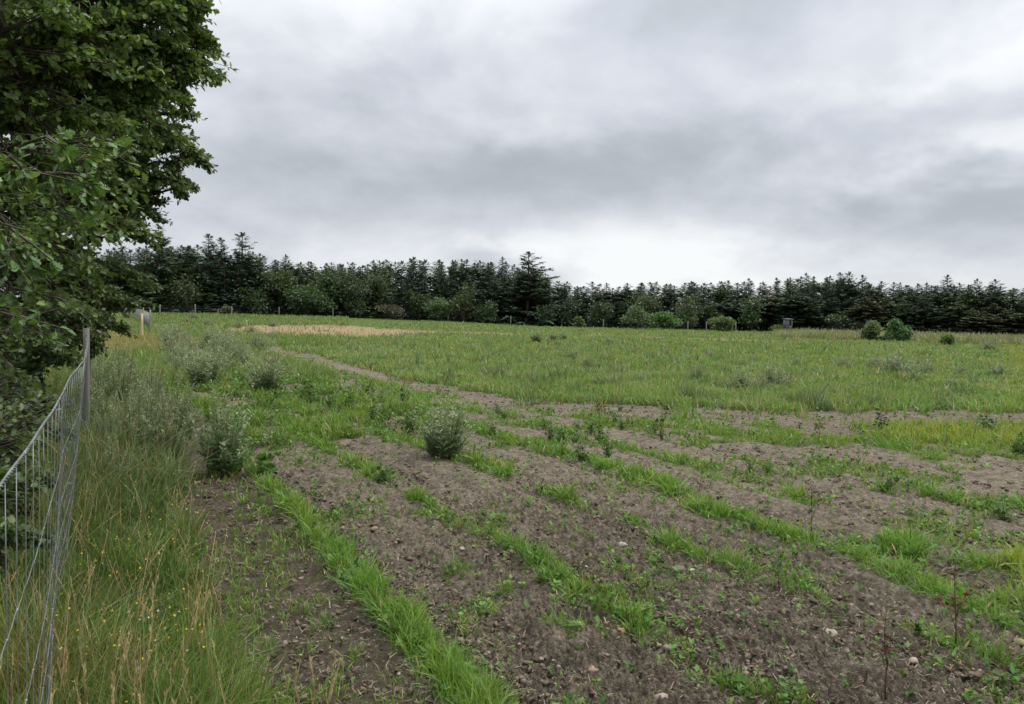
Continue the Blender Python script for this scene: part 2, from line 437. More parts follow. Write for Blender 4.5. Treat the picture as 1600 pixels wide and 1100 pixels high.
m, b = mat_new('soil_and_turf')
at = b.n('ShaderNodeAttribute', attribute_name='tint')
ss = b.n('ShaderNodeSeparateColor'); b.put(ss.inputs[0], at.outputs['Color'])
g = b.n('ShaderNodeTexCoord'); ob = g.outputs['Object']
geo = b.n('ShaderNodeNewGeometry')
n_a = b.noise(ob, 3.0, 5, .6); n_b = b.noise(ob, 28.0, 5, .65); n_c = b.noise(ob, 130.0, 3, .6); n_w = b.noise(ob, .9, 4, .6)
soil = b.ramp(b.m('ADD', b.m('MULTIPLY', n_b, .6), b.m('MULTIPLY', n_a, .4)),
              [(0.33, (.040, .031, .021)), (0.44, (.112, .090, .063)), (0.55, (.212, .175, .127)), (0.68, (.35, .298, .222))])  # hollows of the crumb noise coloured darker, standing in for shade in the pits
soil = b.mix(b.m('MULTIPLY', b.mrange(n_c, .52, .78), .55), soil, (.34, .285, .235))
moss = b.mix(b.m('MULTIPLY', b.mrange(b.noise(ob, 5.5, 5, .7), .5, .68), .45), soil, (.095, .105, .045))
soilc = b.mix(b.m('MULTIPLY', b.m('SUBTRACT', ss.outputs[1], .3, clamp=True), .85), moss, (.34, .275, .205))
soilc = b.mix(b.mrange(ss.outputs[1], .28, .0, 0, .62), soilc, (.050, .037, .025))
n_m = b.noise(ob, 11.0, 5, .7)
soilc = b.mix(b.m('MULTIPLY', b.mrange(n_m, .54, .42), .55), soilc, (.085, .064, .044))
soilc = b.mix(b.m('MULTIPLY', b.mrange(n_m, .55, .68), .35), soilc, (.36, .30, .225))
turf = b.ramp(b.m('ADD', b.m('MULTIPLY', n_b, .5), b.m('MULTIPLY', n_w, .5)), [(0.3, (.045, .065, .020)), (0.5, (.09, .125, .038)), (0.7, (.15, .19, .060))])
base = b.mix(b.mrange(ss.outputs[0], .35, .95, 0, .93), soilc, turf)
strawc = b.ramp(b.m('ADD', b.m('MULTIPLY', n_b, .4), b.m('MULTIPLY', n_w, .6)), [(0.35, (.21, .155, .085)), (0.55, (.31, .225, .125)), (.65, (.22, .225, .09))])
base = b.mix(ss.outputs[2], base, strawc)
# pale grit and stone chips
vo = b.n('ShaderNodeTexVoronoi'); vo.inputs['Scale'].default_value = 26; b.put(vo.inputs['Vector'], ob)
sc_ = b.n('ShaderNodeSeparateColor'); b.put(sc_.inputs[0], vo.outputs['Color'])
chip = b.m('MULTIPLY', b.m('LESS_THAN', vo.outputs['Distance'], b.m('MULTIPLY', sc_.outputs[1], .30)), b.m('GREATER_THAN', sc_.outputs[0], .80))
base = b.mix(b.m('MULTIPLY', chip, b.m('SUBTRACT', .8, ss.outputs[0])), base, (.38, .33, .28))
p = b.n('ShaderNodeBsdfPrincipled'); b.put(p.inputs['Base Color'], base); p.inputs['Roughness'].default_value = .95; p.inputs['Specular IOR Level'].default_value = .12
bp = b.n('ShaderNodeBump'); bp.inputs['Distance'].default_value = .045; bp.inputs['Strength'].default_value = 1.0
b.put(bp.inputs['Height'], b.m('ADD', b.m('MULTIPLY', n_b, 1.0), b.m('MULTIPLY', n_c, .30))); b.put(p.inputs['Normal'], bp.outputs[0])
m.node_tree.links.new(p.outputs[0], b.n('ShaderNodeOutputMaterial').inputs[0]); M_ground = m
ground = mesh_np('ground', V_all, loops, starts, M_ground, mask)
tag(ground, 'tilled brown soil turning to green meadow', kind='structure')

def gz(x, y):      # ground height without the clods
    return terrain(np.asarray(x, float), np.asarray(y, float))

# ------------------------------------------------------------------ grass
def blade_tpl(bend, nseg=3, w=1.0):
    V = []; 
    for i in range(nseg):
        t = i / nseg
        ww = w * (1 - .55 * t ** 1.6) * .5
        V += [(-ww, 0, 0, t), (ww, 0, 0, t)]
    V.append((0, 0, 0, 1.0))
    out = []
    for (x, _, _, t) in V:
        out.append((x, bend * t * t, t * (1 - .35 * abs(bend) * t)))
    F = [(2 * i, 2 * i + 1, 2 * i + 3, 2 * i + 2) for i in range(nseg - 1)] + [(2 * nseg - 2, 2 * nseg - 1, 2 * nseg)]
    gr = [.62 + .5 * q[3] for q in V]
    return np.array(out), F, gr
BL3 = [blade_tpl(bd, 3) for bd in (.1, .3, .55, .85)]
BL2 = [blade_tpl(bd, 2) for bd in (.1, .35, .65)]

def blades(bag, x, y, h, w, col, tpls, lean=.25, z=None):
    n = len(x)
    if n == 0: return
    az_ = rng.uniform(0, 2 * np.pi, n)
    ln = rng.normal(0, lean, (n, 2))
    up = np.stack([ln[:, 0], ln[:, 1], np.ones(n)], 1); up /= np.linalg.norm(up, axis=1)[:, None]
    yx = np.stack([np.cos(az_), np.sin(az_), np.zeros(n)], 1)
    xx = np.cross(yx, up); xx /= np.linalg.norm(xx, axis=1)[:, None]
    yy = np.cross(up, xx)
    Mx = np.stack([xx * w[:, None], yy * h[:, None], up * h[:, None]], axis=2)
    zz = gz(x, y) if z is None else z
    pos = np.stack([x, y, zz - .01], 1)
    ch = rng.integers(0, len(tpls), n)
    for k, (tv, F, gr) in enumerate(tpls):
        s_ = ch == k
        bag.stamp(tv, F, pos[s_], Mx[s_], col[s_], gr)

def pick_polar(n, r0, r1, a0=-42, a1=42):
    """points whose density falls off with the square of the distance"""
    r = r0 * (r1 / r0) ** rng.uniform(0, 1, n); a = R(1) * rng.uniform(a0, a1, n)
    return r * np.sin(a), r * np.cos(a), r
def jitter(col, n, s=.16, hue=.12):
    c = np.tile(np.array(col, float), (n, 1)) * (1 + rng.normal(0, s, (n, 1)))
    c[:, 0] *= 1 + rng.normal(0, hue, n)
    return np.clip(c, .004, 1)

def low_grass(r0, r1, n, tp, bag):
    x, y, r = pick_polar(n, r0, r1)
    C = cover(x, y)
    c = C['cov']
    tuft = 1.5 * fbm(x, y, .15, 3, 101) * sstep(30, 8, r)
    keep = (rng.uniform(0, 1, n) < np.clip(c ** 1.3 * (1 + 1.0 * tuft), 0, 1)) & (C['marg'] < .45) & (C['behind'] < .5)
    keep &= ~((C['straw'] > .5) & (rng.uniform(0, 1, n) > .3))
    x, y, r = x[keep], y[keep], r[keep]; C = {k: q[keep] for k, q in C.items()}; tuft = tuft[keep]
    n = len(x)
    strip = np.clip(C['strip'], 0, 1); near = sstep(14, 5, r)
    h = (.036 + .060 * strip + .04 * C['cov']) * (1 + .9 * np.clip(tuft, -.7, 1.2))
    h = np.where(C['mead'] > .5, .19 + .15 * C['n1'] + .12 * C['n2'], h)
    tallp = fbm(x, y, .9, 3, 221) * sstep(.4, .6, C['mead'])
    h = np.where(tallp > .18, h * (1 + 3.2 * np.clip(tallp - .18, 0, .4)), h)
    h = np.where(C['belt'] > .5, .15 + .16 * C['n1'] + .14 * C['n2'], h)
    h = np.where(C['lf'] > .5, .34 + .22 * C['n1'], h)
    h = np.where(C['reed'] > .5, .75 + .2 * C['n3'], h)
    h = np.where(C['right'] > .5, np.maximum(h, .16 + .08 * C['n1']), h)
    h = np.maximum(h, .04) * rng.uniform(.55, 1.35, n)
    w = (.0042 + .0010 * r) * rng.uniform(.6, 1.3, n)
    w = np.where(r < 6, np.maximum(w * .62, .003), w) * np.where(rng.uniform(0, 1, n) < .12, 2.0, 1)
    g1 = jitter((.150, .290, .045), n); g2 = jitter((.215, .300, .058), n); g3 = jitter((.300, .335, .055), n); g4 = jitter((.42, .36, .20), n)
    gm = jitter((.185, .300, .095), n, .24)
    g5 = jitter((.33, .37, .17), n)
    t = np.clip(.35 + .8 * C['n1'] + .35 * C['n2'], 0, 1)[:, None]
    col = g1 * (1 - t) + g2 * t
    mm = (C['mead'] > .5)[:, None]
    tm = np.clip(.45 + .9 * C['n3'] + .5 * C['n1'], 0, 1)[:, None]
    col = np.where(mm, gm * (1 - tm) + g2 * tm, col)
    t5 = (np.clip(fbm(x, y, 2.3, 3, 201) * 2.2 + .1, 0, 1)[:, None]) * mm * .75; col = col * (1 - t5) + g5 * t5
    t6 = (np.clip(fbm(x, y, 1.3, 3, 211) * 2.4 - .25, 0, 1)[:, None]) * mm * .7; col = col * (1 - t6) + jitter((.085, .150, .045), n) * t6
    t7 = np.clip((tallp - .15) * 4, 0, .8)[:, None]; col = col * (1 - t7) + jitter((.15, .205, .105), n) * t7
    t8 = np.clip(fbm(x, y, .8, 3, 231) * 2.5, 0, .85)[:, None] * (C['belt'] > .4)[:, None]; col = col * (1 - t8) + jitter((.10, .165, .05), n) * t8
    tr = (np.clip(C['right'], 0, 1) * .75)[:, None]; col = col * (1 - tr) + g3 * tr
    lfm = (C['lf'] > .5)[:, None]; col = np.where(lfm, jitter((.165, .240, .080), n) * (1 - t * .5) + g2 * t * .5, col)
    ty = np.clip(C['yel'], 0, 1)[:, None]; col = col * (1 - ty) + jitter((.27, .245, .09), n) * ty
    tr = np.clip(C['reed'], 0, 1)[:, None]; col = col * (1 - tr) + jitter((.21, .225, .125), n) * tr
    dead = rng.uniform(0, 1, n) < np.where(C['strip'] > .4, .05, .10) + .5 * (C['straw'] > .5)
    col = np.where(dead[:, None], g4, col)
    blades(bag, x, y, h, w, np.clip(col, .005, .8), tp, .34)

bag = Bag()
low_grass(2.6, 9.0, 300000, BL3, bag)
low_grass(9.0, 30.0, 240000, BL2, bag)
low_grass(30.0, 118.0, 170000, BL2, bag)
tag(bag.build('grass', M_grass), 'bright green grass growing in strips and over the meadow', 'grass', kind='stuff')

# tall rank grass of the margin and behind the fence
bag = Bag()
x, y, r = pick_polar(150000, 1.9, 42.0, -42, -8)
C = cover(x, y)
k = (((C['marg'] > .4) | (C['behind'] > .5)) & (r > 1.9) & (C['yel'] < .6))
k &= ~((C['behind'] > .5) & (rng.uniform(0, 1, len(x)) > .9))
x, y, r = x[k], y[k], r[k]; C = {a_: q[k] for a_, q in C.items()}; n = len(x)
hh = .34 + .20 * C['n1'] + .18 * C['n2'] - .14 * sstep(.1, .55, C['u']) * (C['behind'] < .5) + .06 * sstep(5, 9, r)
hh = hh + .30 * sstep(4.5, 8, C['v']) * (C['behind'] < .5) * (.7 + C['n1'])
hh = np.where(C['behind'] > .5, .46 + .2 * C['n1'], hh)
hh = np.maximum(hh, .1) * rng.uniform(.45, 1.3, n)
ww = (.0036 + .0008 * r) * rng.uniform(.6, 1.35, n)
t = np.clip(.4 + 1.0 * C['n1'] + .4 * C['n2'], 0, 1)[:, None]
col = jitter((.066, .130, .026), n) * (1 - t) + jitter((.150, .230, .045), n) * t
warm = np.clip(1.4 * fbm(x, y, .5, 2, 131) + .06, 0, 1)[:, None] * .85
col = col * (1 - warm) + jitter((.19, .145, .050), n) * warm
wis = (sstep(4.5, 7.5, C['v']) * np.clip(.55 + C['n1'], 0, 1) * (C['behind'] < .5))[:, None]
col = col * (1 - wis) + jitter((.19, .24, .12), n) * wis
dead = (rng.uniform(0, 1, n) < .08)[:, None]
col = np.where(dead, jitter((.33, .26, .13), n), col)
blades(bag, x, y, hh, ww, np.clip(col, .005, .7), BL3, .40)
tag(bag.build('grass', M_grass), 'tall rank dark green grass along the wire fence', 'grass', kind='stuff')
bag = Bag()
x, y, r = pick_polar(60000, 20, 70, -40, -20); C = cover(x, y)
k = (C['yel'] > .35) | ((C['behind'] > .5) & (r > 30))
x, y, r = x[k], y[k], r[k]; n = len(x)
blades(bag, x, y, .35 * rng.uniform(.5, 1.3, n), .0014 * r, jitter((.28, .25, .095), n), BL2, .25)
tag(bag.build('dry_grass', M_grass), 'ochre dry grass round the pale fence post', 'grass', kind='stuff')

# seed heads: stem with a loose panicle
def seed_heads(name, pts, hts, cols, label, hw=.012, hl=.14, spread=.25, stem=.0013):
    bag = Bag()
    for (px_, py_), ht, c in zip(pts, hts, cols):
        a = rng.uniform(0, 6.28); l = rng.uniform(.05, .28) * ht
        z0 = float(gz(px_, py_)); tt = np.linspace(0, 1, 5)
        st = np.stack([px_ + math.cos(a) * l * tt ** 2, py_ + math.sin(a) * l * tt ** 2, z0 + ht * tt * (1 - .06 * tt)], 1)
        rd = math.hypot(px_, py_)
        bag.tube(st, np.linspace(stem, stem * .6, 5) * max(1, rd / 4), np.array(c) * .85, 3)
        k = int(rng.integers(14, 26)); t2 = rng.uniform(1 - hl / ht, 1.0, k)
        pos = np.stack([np.interp(t2, tt, st[:, i]) for i in range(3)], 1)
        d = rng.normal(size=(k, 3)) * [spread, spread, .15] + [0, 0, .8]
        Mx = frames(d); s_ = rng.uniform(.6, 1.2, k)[:, None, None] * max(1, rd / 5)
        Mx = Mx * np.array([hw * .35, hw * 1.6, hw * .35])[None, None, :] * s_
        bag.stamp([(0, 0, 0), (-.5, .45, .2), (0, 1, 0), (.5, .45, .2)], [(0, 1, 2, 3)], pos, Mx, jitter(c, k, .2, .05))
    return tag(bag.build(name, M_grass), label, 'grass', kind='stuff')
x, y, r = pick_polar(9000, 2.2, 14, -41, -12); C = cover(x, y)
k = ((C['marg'] > .5) | (C['behind'] > .6)) & (rng.uniform(0, 1, len(x)) < .24)
x, y = x[k][:420], y[k][:420]
seed_heads('grass_seed_heads', list(zip(x, y)), rng.uniform(.38, .8, len(x)), [tuple(jitter((.42, .33, .17), 1, .2)[0]) for _ in x], 'pale straw-coloured seed heads over the rank grass by the fence', .007, .13, .35)
pts = [G(q, 1135 + random.uniform(-30, 60)) for q in [452, 458, 478, 492, 505, 512, 520, 470, 110, 160, 240, 60, 210, 300]] + [G(random.uniform(60, 290), random.uniform(1100, 1330)) for _ in range(30)]
seed_heads('ripe_grass_heads', pts, [.27, .24, .24, .22, .25, .3, .22, .2, .45, .42, .5, .48, .4, .35] + [random.uniform(.42, .62) for _ in range(30)], [(.44, .355, .20)] * len(pts), 'ripe golden grass heads at the near edge of the path', .018, .12, .12, .002)
# flowers
bag = Bag()
x, y, r = pick_polar(6000, 2.6, 8, -40, -18); C = cover(x, y); k = (C['marg'] > .5) & (fbm(x, y, .6, 2, 151) > .0)
x, y = x[k][:260], y[k][:260]; n = len(x)
pos = np.stack([x, y, gz(x, y) + rng.uniform(.22, .42, n)], 1)
th = np.arange(8) / 8 * 2 * np.pi; rad8 = np.where(np.arange(8) % 2 == 0, 1, .5)
disc = [(math.cos(t) * q, math.sin(t) * q, .1 * q) for t, q in zip(th, rad8)]
d = rng.normal(size=(n, 3)) * [.5, .5, .2] + [0, -.6, .7]
Mx = frames(rng.normal(size=(n, 3)), d) * rng.uniform(.004, .008, n)[:, None, None]
fc = np.where(rng.uniform(0, 1, (n, 1)) < .8, jitter((.75, .50, .03), n, .1, .03), jitter((.7, .68, .6), n, .1, .02))
bag.stamp(disc, [tuple(range(8))], pos, Mx, fc)
for q in pos[::2]: bag.tube([q * [1, 1, 0] + [0, 0, q[2] - .3], q], .001, (.12, .17, .04), 3)
tag(bag.build('wildflowers', M_weed), 'small yellow flowers scattered in the fence margin', 'flowers', kind='stuff')

# ------------------------------------------------------------------ low broad-leaved weeds, clods, straw litter, gravel
LEAFQ = (np.array([(0, 0, 0), (-.32, .35, .06), (-.22, .75, .02), (0, 1, -.08), (.22, .75, .02), (.32, .35, .06), (0, .5, -.03)]), [(0, 6, 1), (1, 6, 2), (2, 6, 3), (3, 6, 4), (4, 6, 5), (5, 6, 0)])
bag = Bag()
x, y, r = pick_polar(42000, 2.8, 26); C = cover(x, y)
k = (C['behind'] < .5) & (C['straw'] < .3) & (rng.uniform(0, 1, len(x)) < np.where(C['cov'] > .3, .45, .045) * np.where(C['belt'] > .4, 1.7, 1)) & (C['path'] < .8)
x, y, r = x[k], y[k], r[k]; C = {a_: q[k] for a_, q in C.items()}; n0 = len(x)
per = 7
s0 = rng.uniform(.010, .030, n0) * (1 + .07 * r) * np.where(C['belt'] > .4, 1.25, 1)
x = np.repeat(x, per); y = np.repeat(y, per); s_ = np.repeat(s0, per) * rng.uniform(.6, 1.2, n0 * per); n = len(x)
a = rng.uniform(0, 6.28, n); e = rng.uniform(.1, 1.1, n)
d = np.stack([np.cos(a) * np.cos(e), np.sin(a) * np.cos(e), np.sin(e)], 1)
lift = rng.uniform(0, 1.6, n) * s_
pos = np.stack([x, y, gz(x, y) + .012 + lift], 1)
Mx = frames(d, np.tile([0, 0, 1.], (n, 1)) + rng.normal(0, .2, (n, 3))) * s_[:, None, None]
base = jitter((.115, .205, .045), n0, .3); base = np.repeat(base, per, 0)
bag.stamp(*LEAFQ, pos, Mx, base)
tag(bag.build('weeds', M_weed), 'low broad-leaved weeds sprouting from the tilled soil', 'weeds', kind='stuff')

ico = []
t = (1 + 5 ** .5) / 2
for s1 in (-1, 1):
    for s2 in (-t, t): ico += [(0, s1, s2), (s1, s2, 0), (s2, 0, s1)]
ico = np.array(ico, float); ico /= np.linalg.norm(ico[0])
icoF = []
for i in range(12):
    for j in range(i + 1, 12):
        for k in range(j + 1, 12):
            if all(abs(np.linalg.norm(ico[p_] - ico[q_]) - 1.0515) < .02 for p_, q_ in ((i, j), (j, k), (i, k))):
                nrm = np.cross(ico[j] - ico[i], ico[k] - ico[i])
                icoF.append((i, j, k) if np.dot(nrm, ico[i]) > 0 else (i, k, j))
def subdiv(V, F):
    V = [tuple(q) for q in V]; cache = {}; out = []
    def mid_(a, b_):
        key = (min(a, b_), max(a, b_))
        if key not in cache:
            q = (np.array(V[a]) + np.array(V[b_])); q = q / np.linalg.norm(q); V.append(tuple(q)); cache[key] = len(V) - 1
        return cache[key]
    for a, b_, c in F:
        ab, bc, ca = mid_(a, b_), mid_(b_, c), mid_(c, a)
        out += [(a, ab, ca), (b_, bc, ab), (c, ca, bc), (ab, bc, ca)]
    return np.array(V), out
ico2, ico2F = subdiv(ico, icoF)
def lumps(n_tpl, jag, src=ico):
    return [src * (1 + rng.normal(0, jag, (len(src), 1))) * [1, rng.uniform(.7, 1), rng.uniform(.5, .75)] for _ in range(n_tpl)]
def scatter_lumps(name, n, r0, r1, smin, smax, palette, mat, label, cat, jag=.18, maxcov=.5, sink=.25, power=3.0, sv=0.0):
    bag = Bag(); x, y, r = pick_polar(n, r0, r1); C = cover(x, y)
    k = (C['cov'] < maxcov) & (C['behind'] < .5) & (rng.uniform(0, 1, n) > C['path'] * .6); x, y, r = x[k], y[k], r[k]; n = len(x)
    s_ = (smin + (smax - smin) * rng.uniform(0, 1, n) ** power) * (1 + sv * r)
    az_ = rng.uniform(0, 6.28, n); c_, q_ = np.cos(az_), np.sin(az_); zz = np.zeros(n)
    Mx = np.stack([np.stack([c_, q_, zz], 1), np.stack([-q_, c_, zz], 1), np.stack([rng.normal(0, .3, n), rng.normal(0, .3, n), np.ones(n)], 1)], 2) * s_[:, None, None]
    # rest on the rough surface
    h = np.zeros(n)
    for i, (wl, am) in enumerate([(.42, .014), (.21, .022), (.105, .026)]):
        nz = perlin(x / wl + .35 * perlin(x / wl, y / wl, 90 + i), y / wl, 80 + i); nz = (np.abs(nz) * 2 - .55) if 0 < i < 5 else nz; h += am * nz
    pos = np.stack([x, y, gz(x, y) + h * (1 - C['cov'][k] * .75) + s_ * (.5 - sink)], 1)
    pal = np.array(palette)[rng.integers(0, len(palette), n)] * (1 + rng.normal(0, .15, (n, 1)))
    tp = lumps(9, jag); ch = rng.integers(0, 9, n)
    for q in range(9): bag.stamp(tp[q], icoF, pos[ch == q], Mx[ch == q], np.clip(pal[ch == q], .01, .8))
    return tag(bag.build(name, mat, smooth=False), label, cat, kind='stuff')
scatter_lumps('soil_clods', 60000, 2.7, 20, .003, .018, [(.125, .096, .068), (.165, .130, .093), (.097, .072, .050), (.21, .168, .125)], M_clod, 'broken clods of brown earth on the tilled strips', 'soil', jag=.42, power=3.4, sv=.055, sink=.35)
scatter_lumps('gravel', 1700, 2.8, 16, .003, .013, [(.33, .29, .24), (.27, .21, .16), (.42, .38, .33), (.26, .24, .22), (.36, .25, .16)], M_stone, 'small pale stones strewn over the tilled soil', 'gravel', .10, .6, .1, 2.2, .03)
# straw litter
bag = Bag(); x, y, r = pick_polar(9000, 2.8, 22); C = cover(x, y); k = (C['behind'] < .5) & (C['cov'] < .8); x, y, r = x[k], y[k], r[k]; n = len(x)
a = rng.uniform(0, 6.28, n); d = np.stack([np.cos(a), np.sin(a), rng.normal(.05, .25, n)], 1)
Mx = frames(d, np.tile([0, 0, 1.], (n, 1))); L_ = rng.uniform(.012, .05, n); Mx = Mx * np.stack([.0012 + .0004 * r, L_, L_], 1)[:, None, :]
bag.stamp([(-1, 0, 0), (1, 0, 0), (.8, 1, .05), (-.8, 1, .05)], [(0, 1, 2, 3)], np.stack([x, y, gz(x, y) + rng.uniform(.012, .03, n)], 1), Mx, jitter((.26, .21, .14), n, .3))
tag(bag.build('straw_litter', M_grass), 'dry straw and stalk bits lying on the soil', 'straw', kind='stuff')

# single stones
def stone(px, py, size, c, label):
    X_, Y_ = G(px, py)
    Vv = ico2 * (1 + rng.normal(0, .09, (len(ico2), 1))) * [1, rng.uniform(.65, .85), rng.uniform(.5, .65)] * size
    cc_ = np.clip(np.tile(c, (len(Vv), 1)) * .78 * (1 + rng.normal(0, .12, (len(Vv), 1))), 0, 1)
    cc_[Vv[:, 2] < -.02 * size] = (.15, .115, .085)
    bag = Bag(); bag.raw(Vv, ico2F, cc_); o = bag.build('stone', M_stone, smooth=False)
    o.location = (X_, Y_, float(gz(X_, Y_)) + size * .14 + .006); o.rotation_euler = (random.uniform(-.2, .2), random.uniform(-.2, .2), random.uniform(0, 6))
    return tag(o, label, 'stone', 'loose stones on the tilled soil')
stone(972, 854, .040, (.42, .36, .31), 'flat pale grey stone lying alone on the tilled soil below the middle grass strip')
stone(1061, 893, .050, (.20, .15, .12), 'dull brown stone half sunk in soil beside a small white one')
stone(1080, 893, .026, (.55, .47, .38), 'small whitish stone touching the larger brown one')
stone(1212, 850, .034, (.60, .54, .47), 'small white stone left of the leafy sapling on bare soil')
stone(971, 988, .026, (.50, .29, .13), 'orange stone beside a thin bare twig at the strip end')
stone(1597, 1008, .040, (.42, .29, .19), 'rounded tan stone at the right border of the photo')
stone(1445, 995, .032, (.50, .44, .24), 'yellowish stone among grass between the two dead-topped saplings')
stone(1427, 1035, .026, (.44, .35, .27), 'pale stone on dark soil right of the dark thin sapling')
stone(925, 1050, .028, (.40, .27, .19), 'pinkish brown round stone on the near soil')
stone(722, 859, .022, (.50, .42, .36), 'tiny pink white stone just left of the second grass strip')
stone(585, 828, .030, (.36, .25, .15), 'tan stone on the soil between the first two grass strips')
stone(547, 815, .036, (.24, .19, .16), 'grey brown stone up against the first grass strip')
stone(536, 1001, .020, (.60, .57, .52), 'white chip of stone on the damp dark path')
stone(1035, 1096, .040, (.36, .27, .20), 'brown stone cut by the bottom border of the photo')
stone(1300, 993, .036, (.42, .35, .27), 'sandy stone lying by a dark clod on the open soil')

# ------------------------------------------------------------------ mugwort and other upright plants
def mugwort(name, h, wd, nst, seed, c_leaf=(.120, .175, .080), c_top=(.32, .37, .23), leafs=.025, dens=34):
    rs = np.random.default_rng(seed); sb, lb = Bag(), Bag()
    for i in range(nst):
        a = rs.uniform(0, 6.28); q = rs.uniform(0, 1) ** .6; hh = h * (rs.uniform(.45, 1.0) + (.22 if i % 7 == 0 else 0)) * (1 - .28 * q)
        bx, by = math.cos(a) * q * wd * .22, math.sin(a) * q * wd * .22
        tx, ty = math.cos(a) * q * wd * .5 + rs.normal(0, .06), math.sin(a) * q * wd * .5 + rs.normal(0, .06)
        tt = np.linspace(0, 1, 5)
        st = np.stack([bx + (tx - bx) * tt ** 1.4, by + (ty - by) * tt ** 1.4, hh * tt], 1)
        sb.tube(st, np.linspace(.004, .0012, 5) * h / .8, (.12, .11, .06), 3)
        k = dens; t2 = rs.uniform(.08, 1, k)
        pos = np.stack([np.interp(t2, tt, st[:, j]) for j in range(3)], 1)
        b_ = rs.uniform(0, 6.28, k); e = rs.uniform(.2, 1.1, k)
        d = np.stack([np.cos(b_) * np.cos(e), np.sin(b_) * np.cos(e), np.sin(e)], 1)
        out = (1.35 - t2)[:, None] * leafs * 1.4
        pos = pos + d * out * rs.uniform(0, 1, (k, 1))
        s_ = leafs * rs.uniform(.7, 1.5, k) * (1.25 - .6 * t2) * (h / .8) ** .5
        Mx = frames(d, rs.normal(0, .5, (k, 3)) + [0, 0, 1]) * (s_[:, None] * np.array([[.62, 1, 1]]))[:, None, :] * 1.0
        tcol = t2[:, None] ** 1.5
        c = (np.array(c_leaf) * (1 - tcol) + np.array(c_top) * tcol) * (1 + rs.normal(0, .18, (k, 1)))
        lb.stamp(*LEAFQ, pos, Mx * np.array([1.6, 1.6, 1])[None, None, :], np.clip(c, .01, .6))
    root = empty(name, (0, 0, 0))
    sb.build('stems', M_bark, root); lb.build('foliage', M_weed, root)
    return root
protos = [mugwort('mugwort_bush', .8, .62, 60, 1, dens=44), mugwort('mugwort_bush', .85, .60, 52, 2, dens=48, c_leaf= (.105, .195, .065)), mugwort('mugwort_bush', .7, .75, 44, 3, (.165, .21, .11), (.28, .31, .21), .026)]
protos.append(mugwort('mugwort_bush', 1.0, .42, 30, 4, (.15, .205, .10), (.30, .34, .22), .019, 80))
used = [0, 0, 0, 0]
def place(pool, used, i, loc, rz, sc):
    if used[i] == 0:
        o = pool[i]; o.location = loc; o.rotation_euler = (0, 0, rz); o.scale = (sc,) * 3 if np.isscalar(sc) else sc
    else: o = copy_tree(pool[i], loc, rz, sc)
    used[i] += 1
    return o
def mug(px, py, hpx, i, label=None, wsc=1.0):
    X_, Y_ = G(px, py); dist = math.hypot(X_, Y_); hm = hpx / 1155 * Y_ / math.cos(PITCH)
    s_ = hm / (.8, .85, .7, 1.0)[i]
    o = place(protos, used, i, (X_, Y_, float(gz(X_, Y_)) - .01), random.uniform(0, 6), (s_ * wsc, s_ * wsc, s_))
    if label is None:
        global MN; MN = globals().get('MN', 0) + 1
        where = ('left' if px < 1000 else 'middle' if px < 1260 else 'right') + (' far' if py < 566 else ' near')
        label = f'small grey-green mugwort clump in the {where} part of the green meadow' if px > 800 else f"wispy mugwort in the thicket by the fence, {('farther inner', 'central', 'farthest left', 'path-side')[(MN - 1) % 4]} one"
    elif label == 'BELT':
        lr = 'leftmost' if px < 300 else 'central' if px < 360 else 'rightmost'; nf = 'far end' if py < 540 else 'middle' if py < 565 else 'near end'
        label = f"{'taller' if hpx > 30 else 'shorter'} greyish mugwort at the {nf} of the weedy stretch, {lr} part"
    tag(o, label, 'weed plant', 'mugwort clumps on the field')
mug(693, 716, 116, 0, 'dense silvery mugwort bush standing alone on bare soil in the middle of the field', 1.1)
mug(348, 738, 152, 1, 'tall leafy pale-topped mugwort between the path and the first grass strip', 1.05)
mug(318, 607, 78, 0, 'dark-based mugwort bush left of its twin beyond the path', 1.2)
mug(414, 614, 72, 0, 'wide mugwort bush right of its twin beyond the path', 1.35)
mug(1090, 595, 38, 2, 'small dark round mugwort, left one of three in the green meadow')
mug(1157, 612, 46, 2, 'thin low mugwort, middle one of three in the green meadow', 1.3)
mug(1206, 608, 52, 2, 'pale bushy mugwort, right one of three in the green meadow', 1.3)
for px, py, h_, i, w_ in [(1315, 577, 20, 2, 1.3), (1398, 586, 34, 2, 1.7), (1447, 587, 24, 2, 1.2), (1366, 575, 20, 2, 1.3), (1500, 588, 18, 2, 1.5), (1560, 590, 22, 2, 1.7), (896, 562, 16, 0, 1.3),
                      (918, 577, 22, 2, 1), (838, 536, 20, 0, 1.3), (865, 533, 14, 0, 1.4), (880, 532, 12, 0, 1.4), (1040, 556, 14, 2, 1.3), (1545, 548, 16, 2, 1.6), (1245, 572, 14, 2, 1), (1480, 606, 10, 2, 1.4), (1228, 628, 18, 0, .9), (950, 537, 10, 0, 1.3), (1010, 580, 10, 2, 1.2),
                      (1330, 612, 12, 2, 1.2), (1110, 560, 12, 2, 1.2)]:
    mug(px, py, h_ * 1.3, i, None, w_)
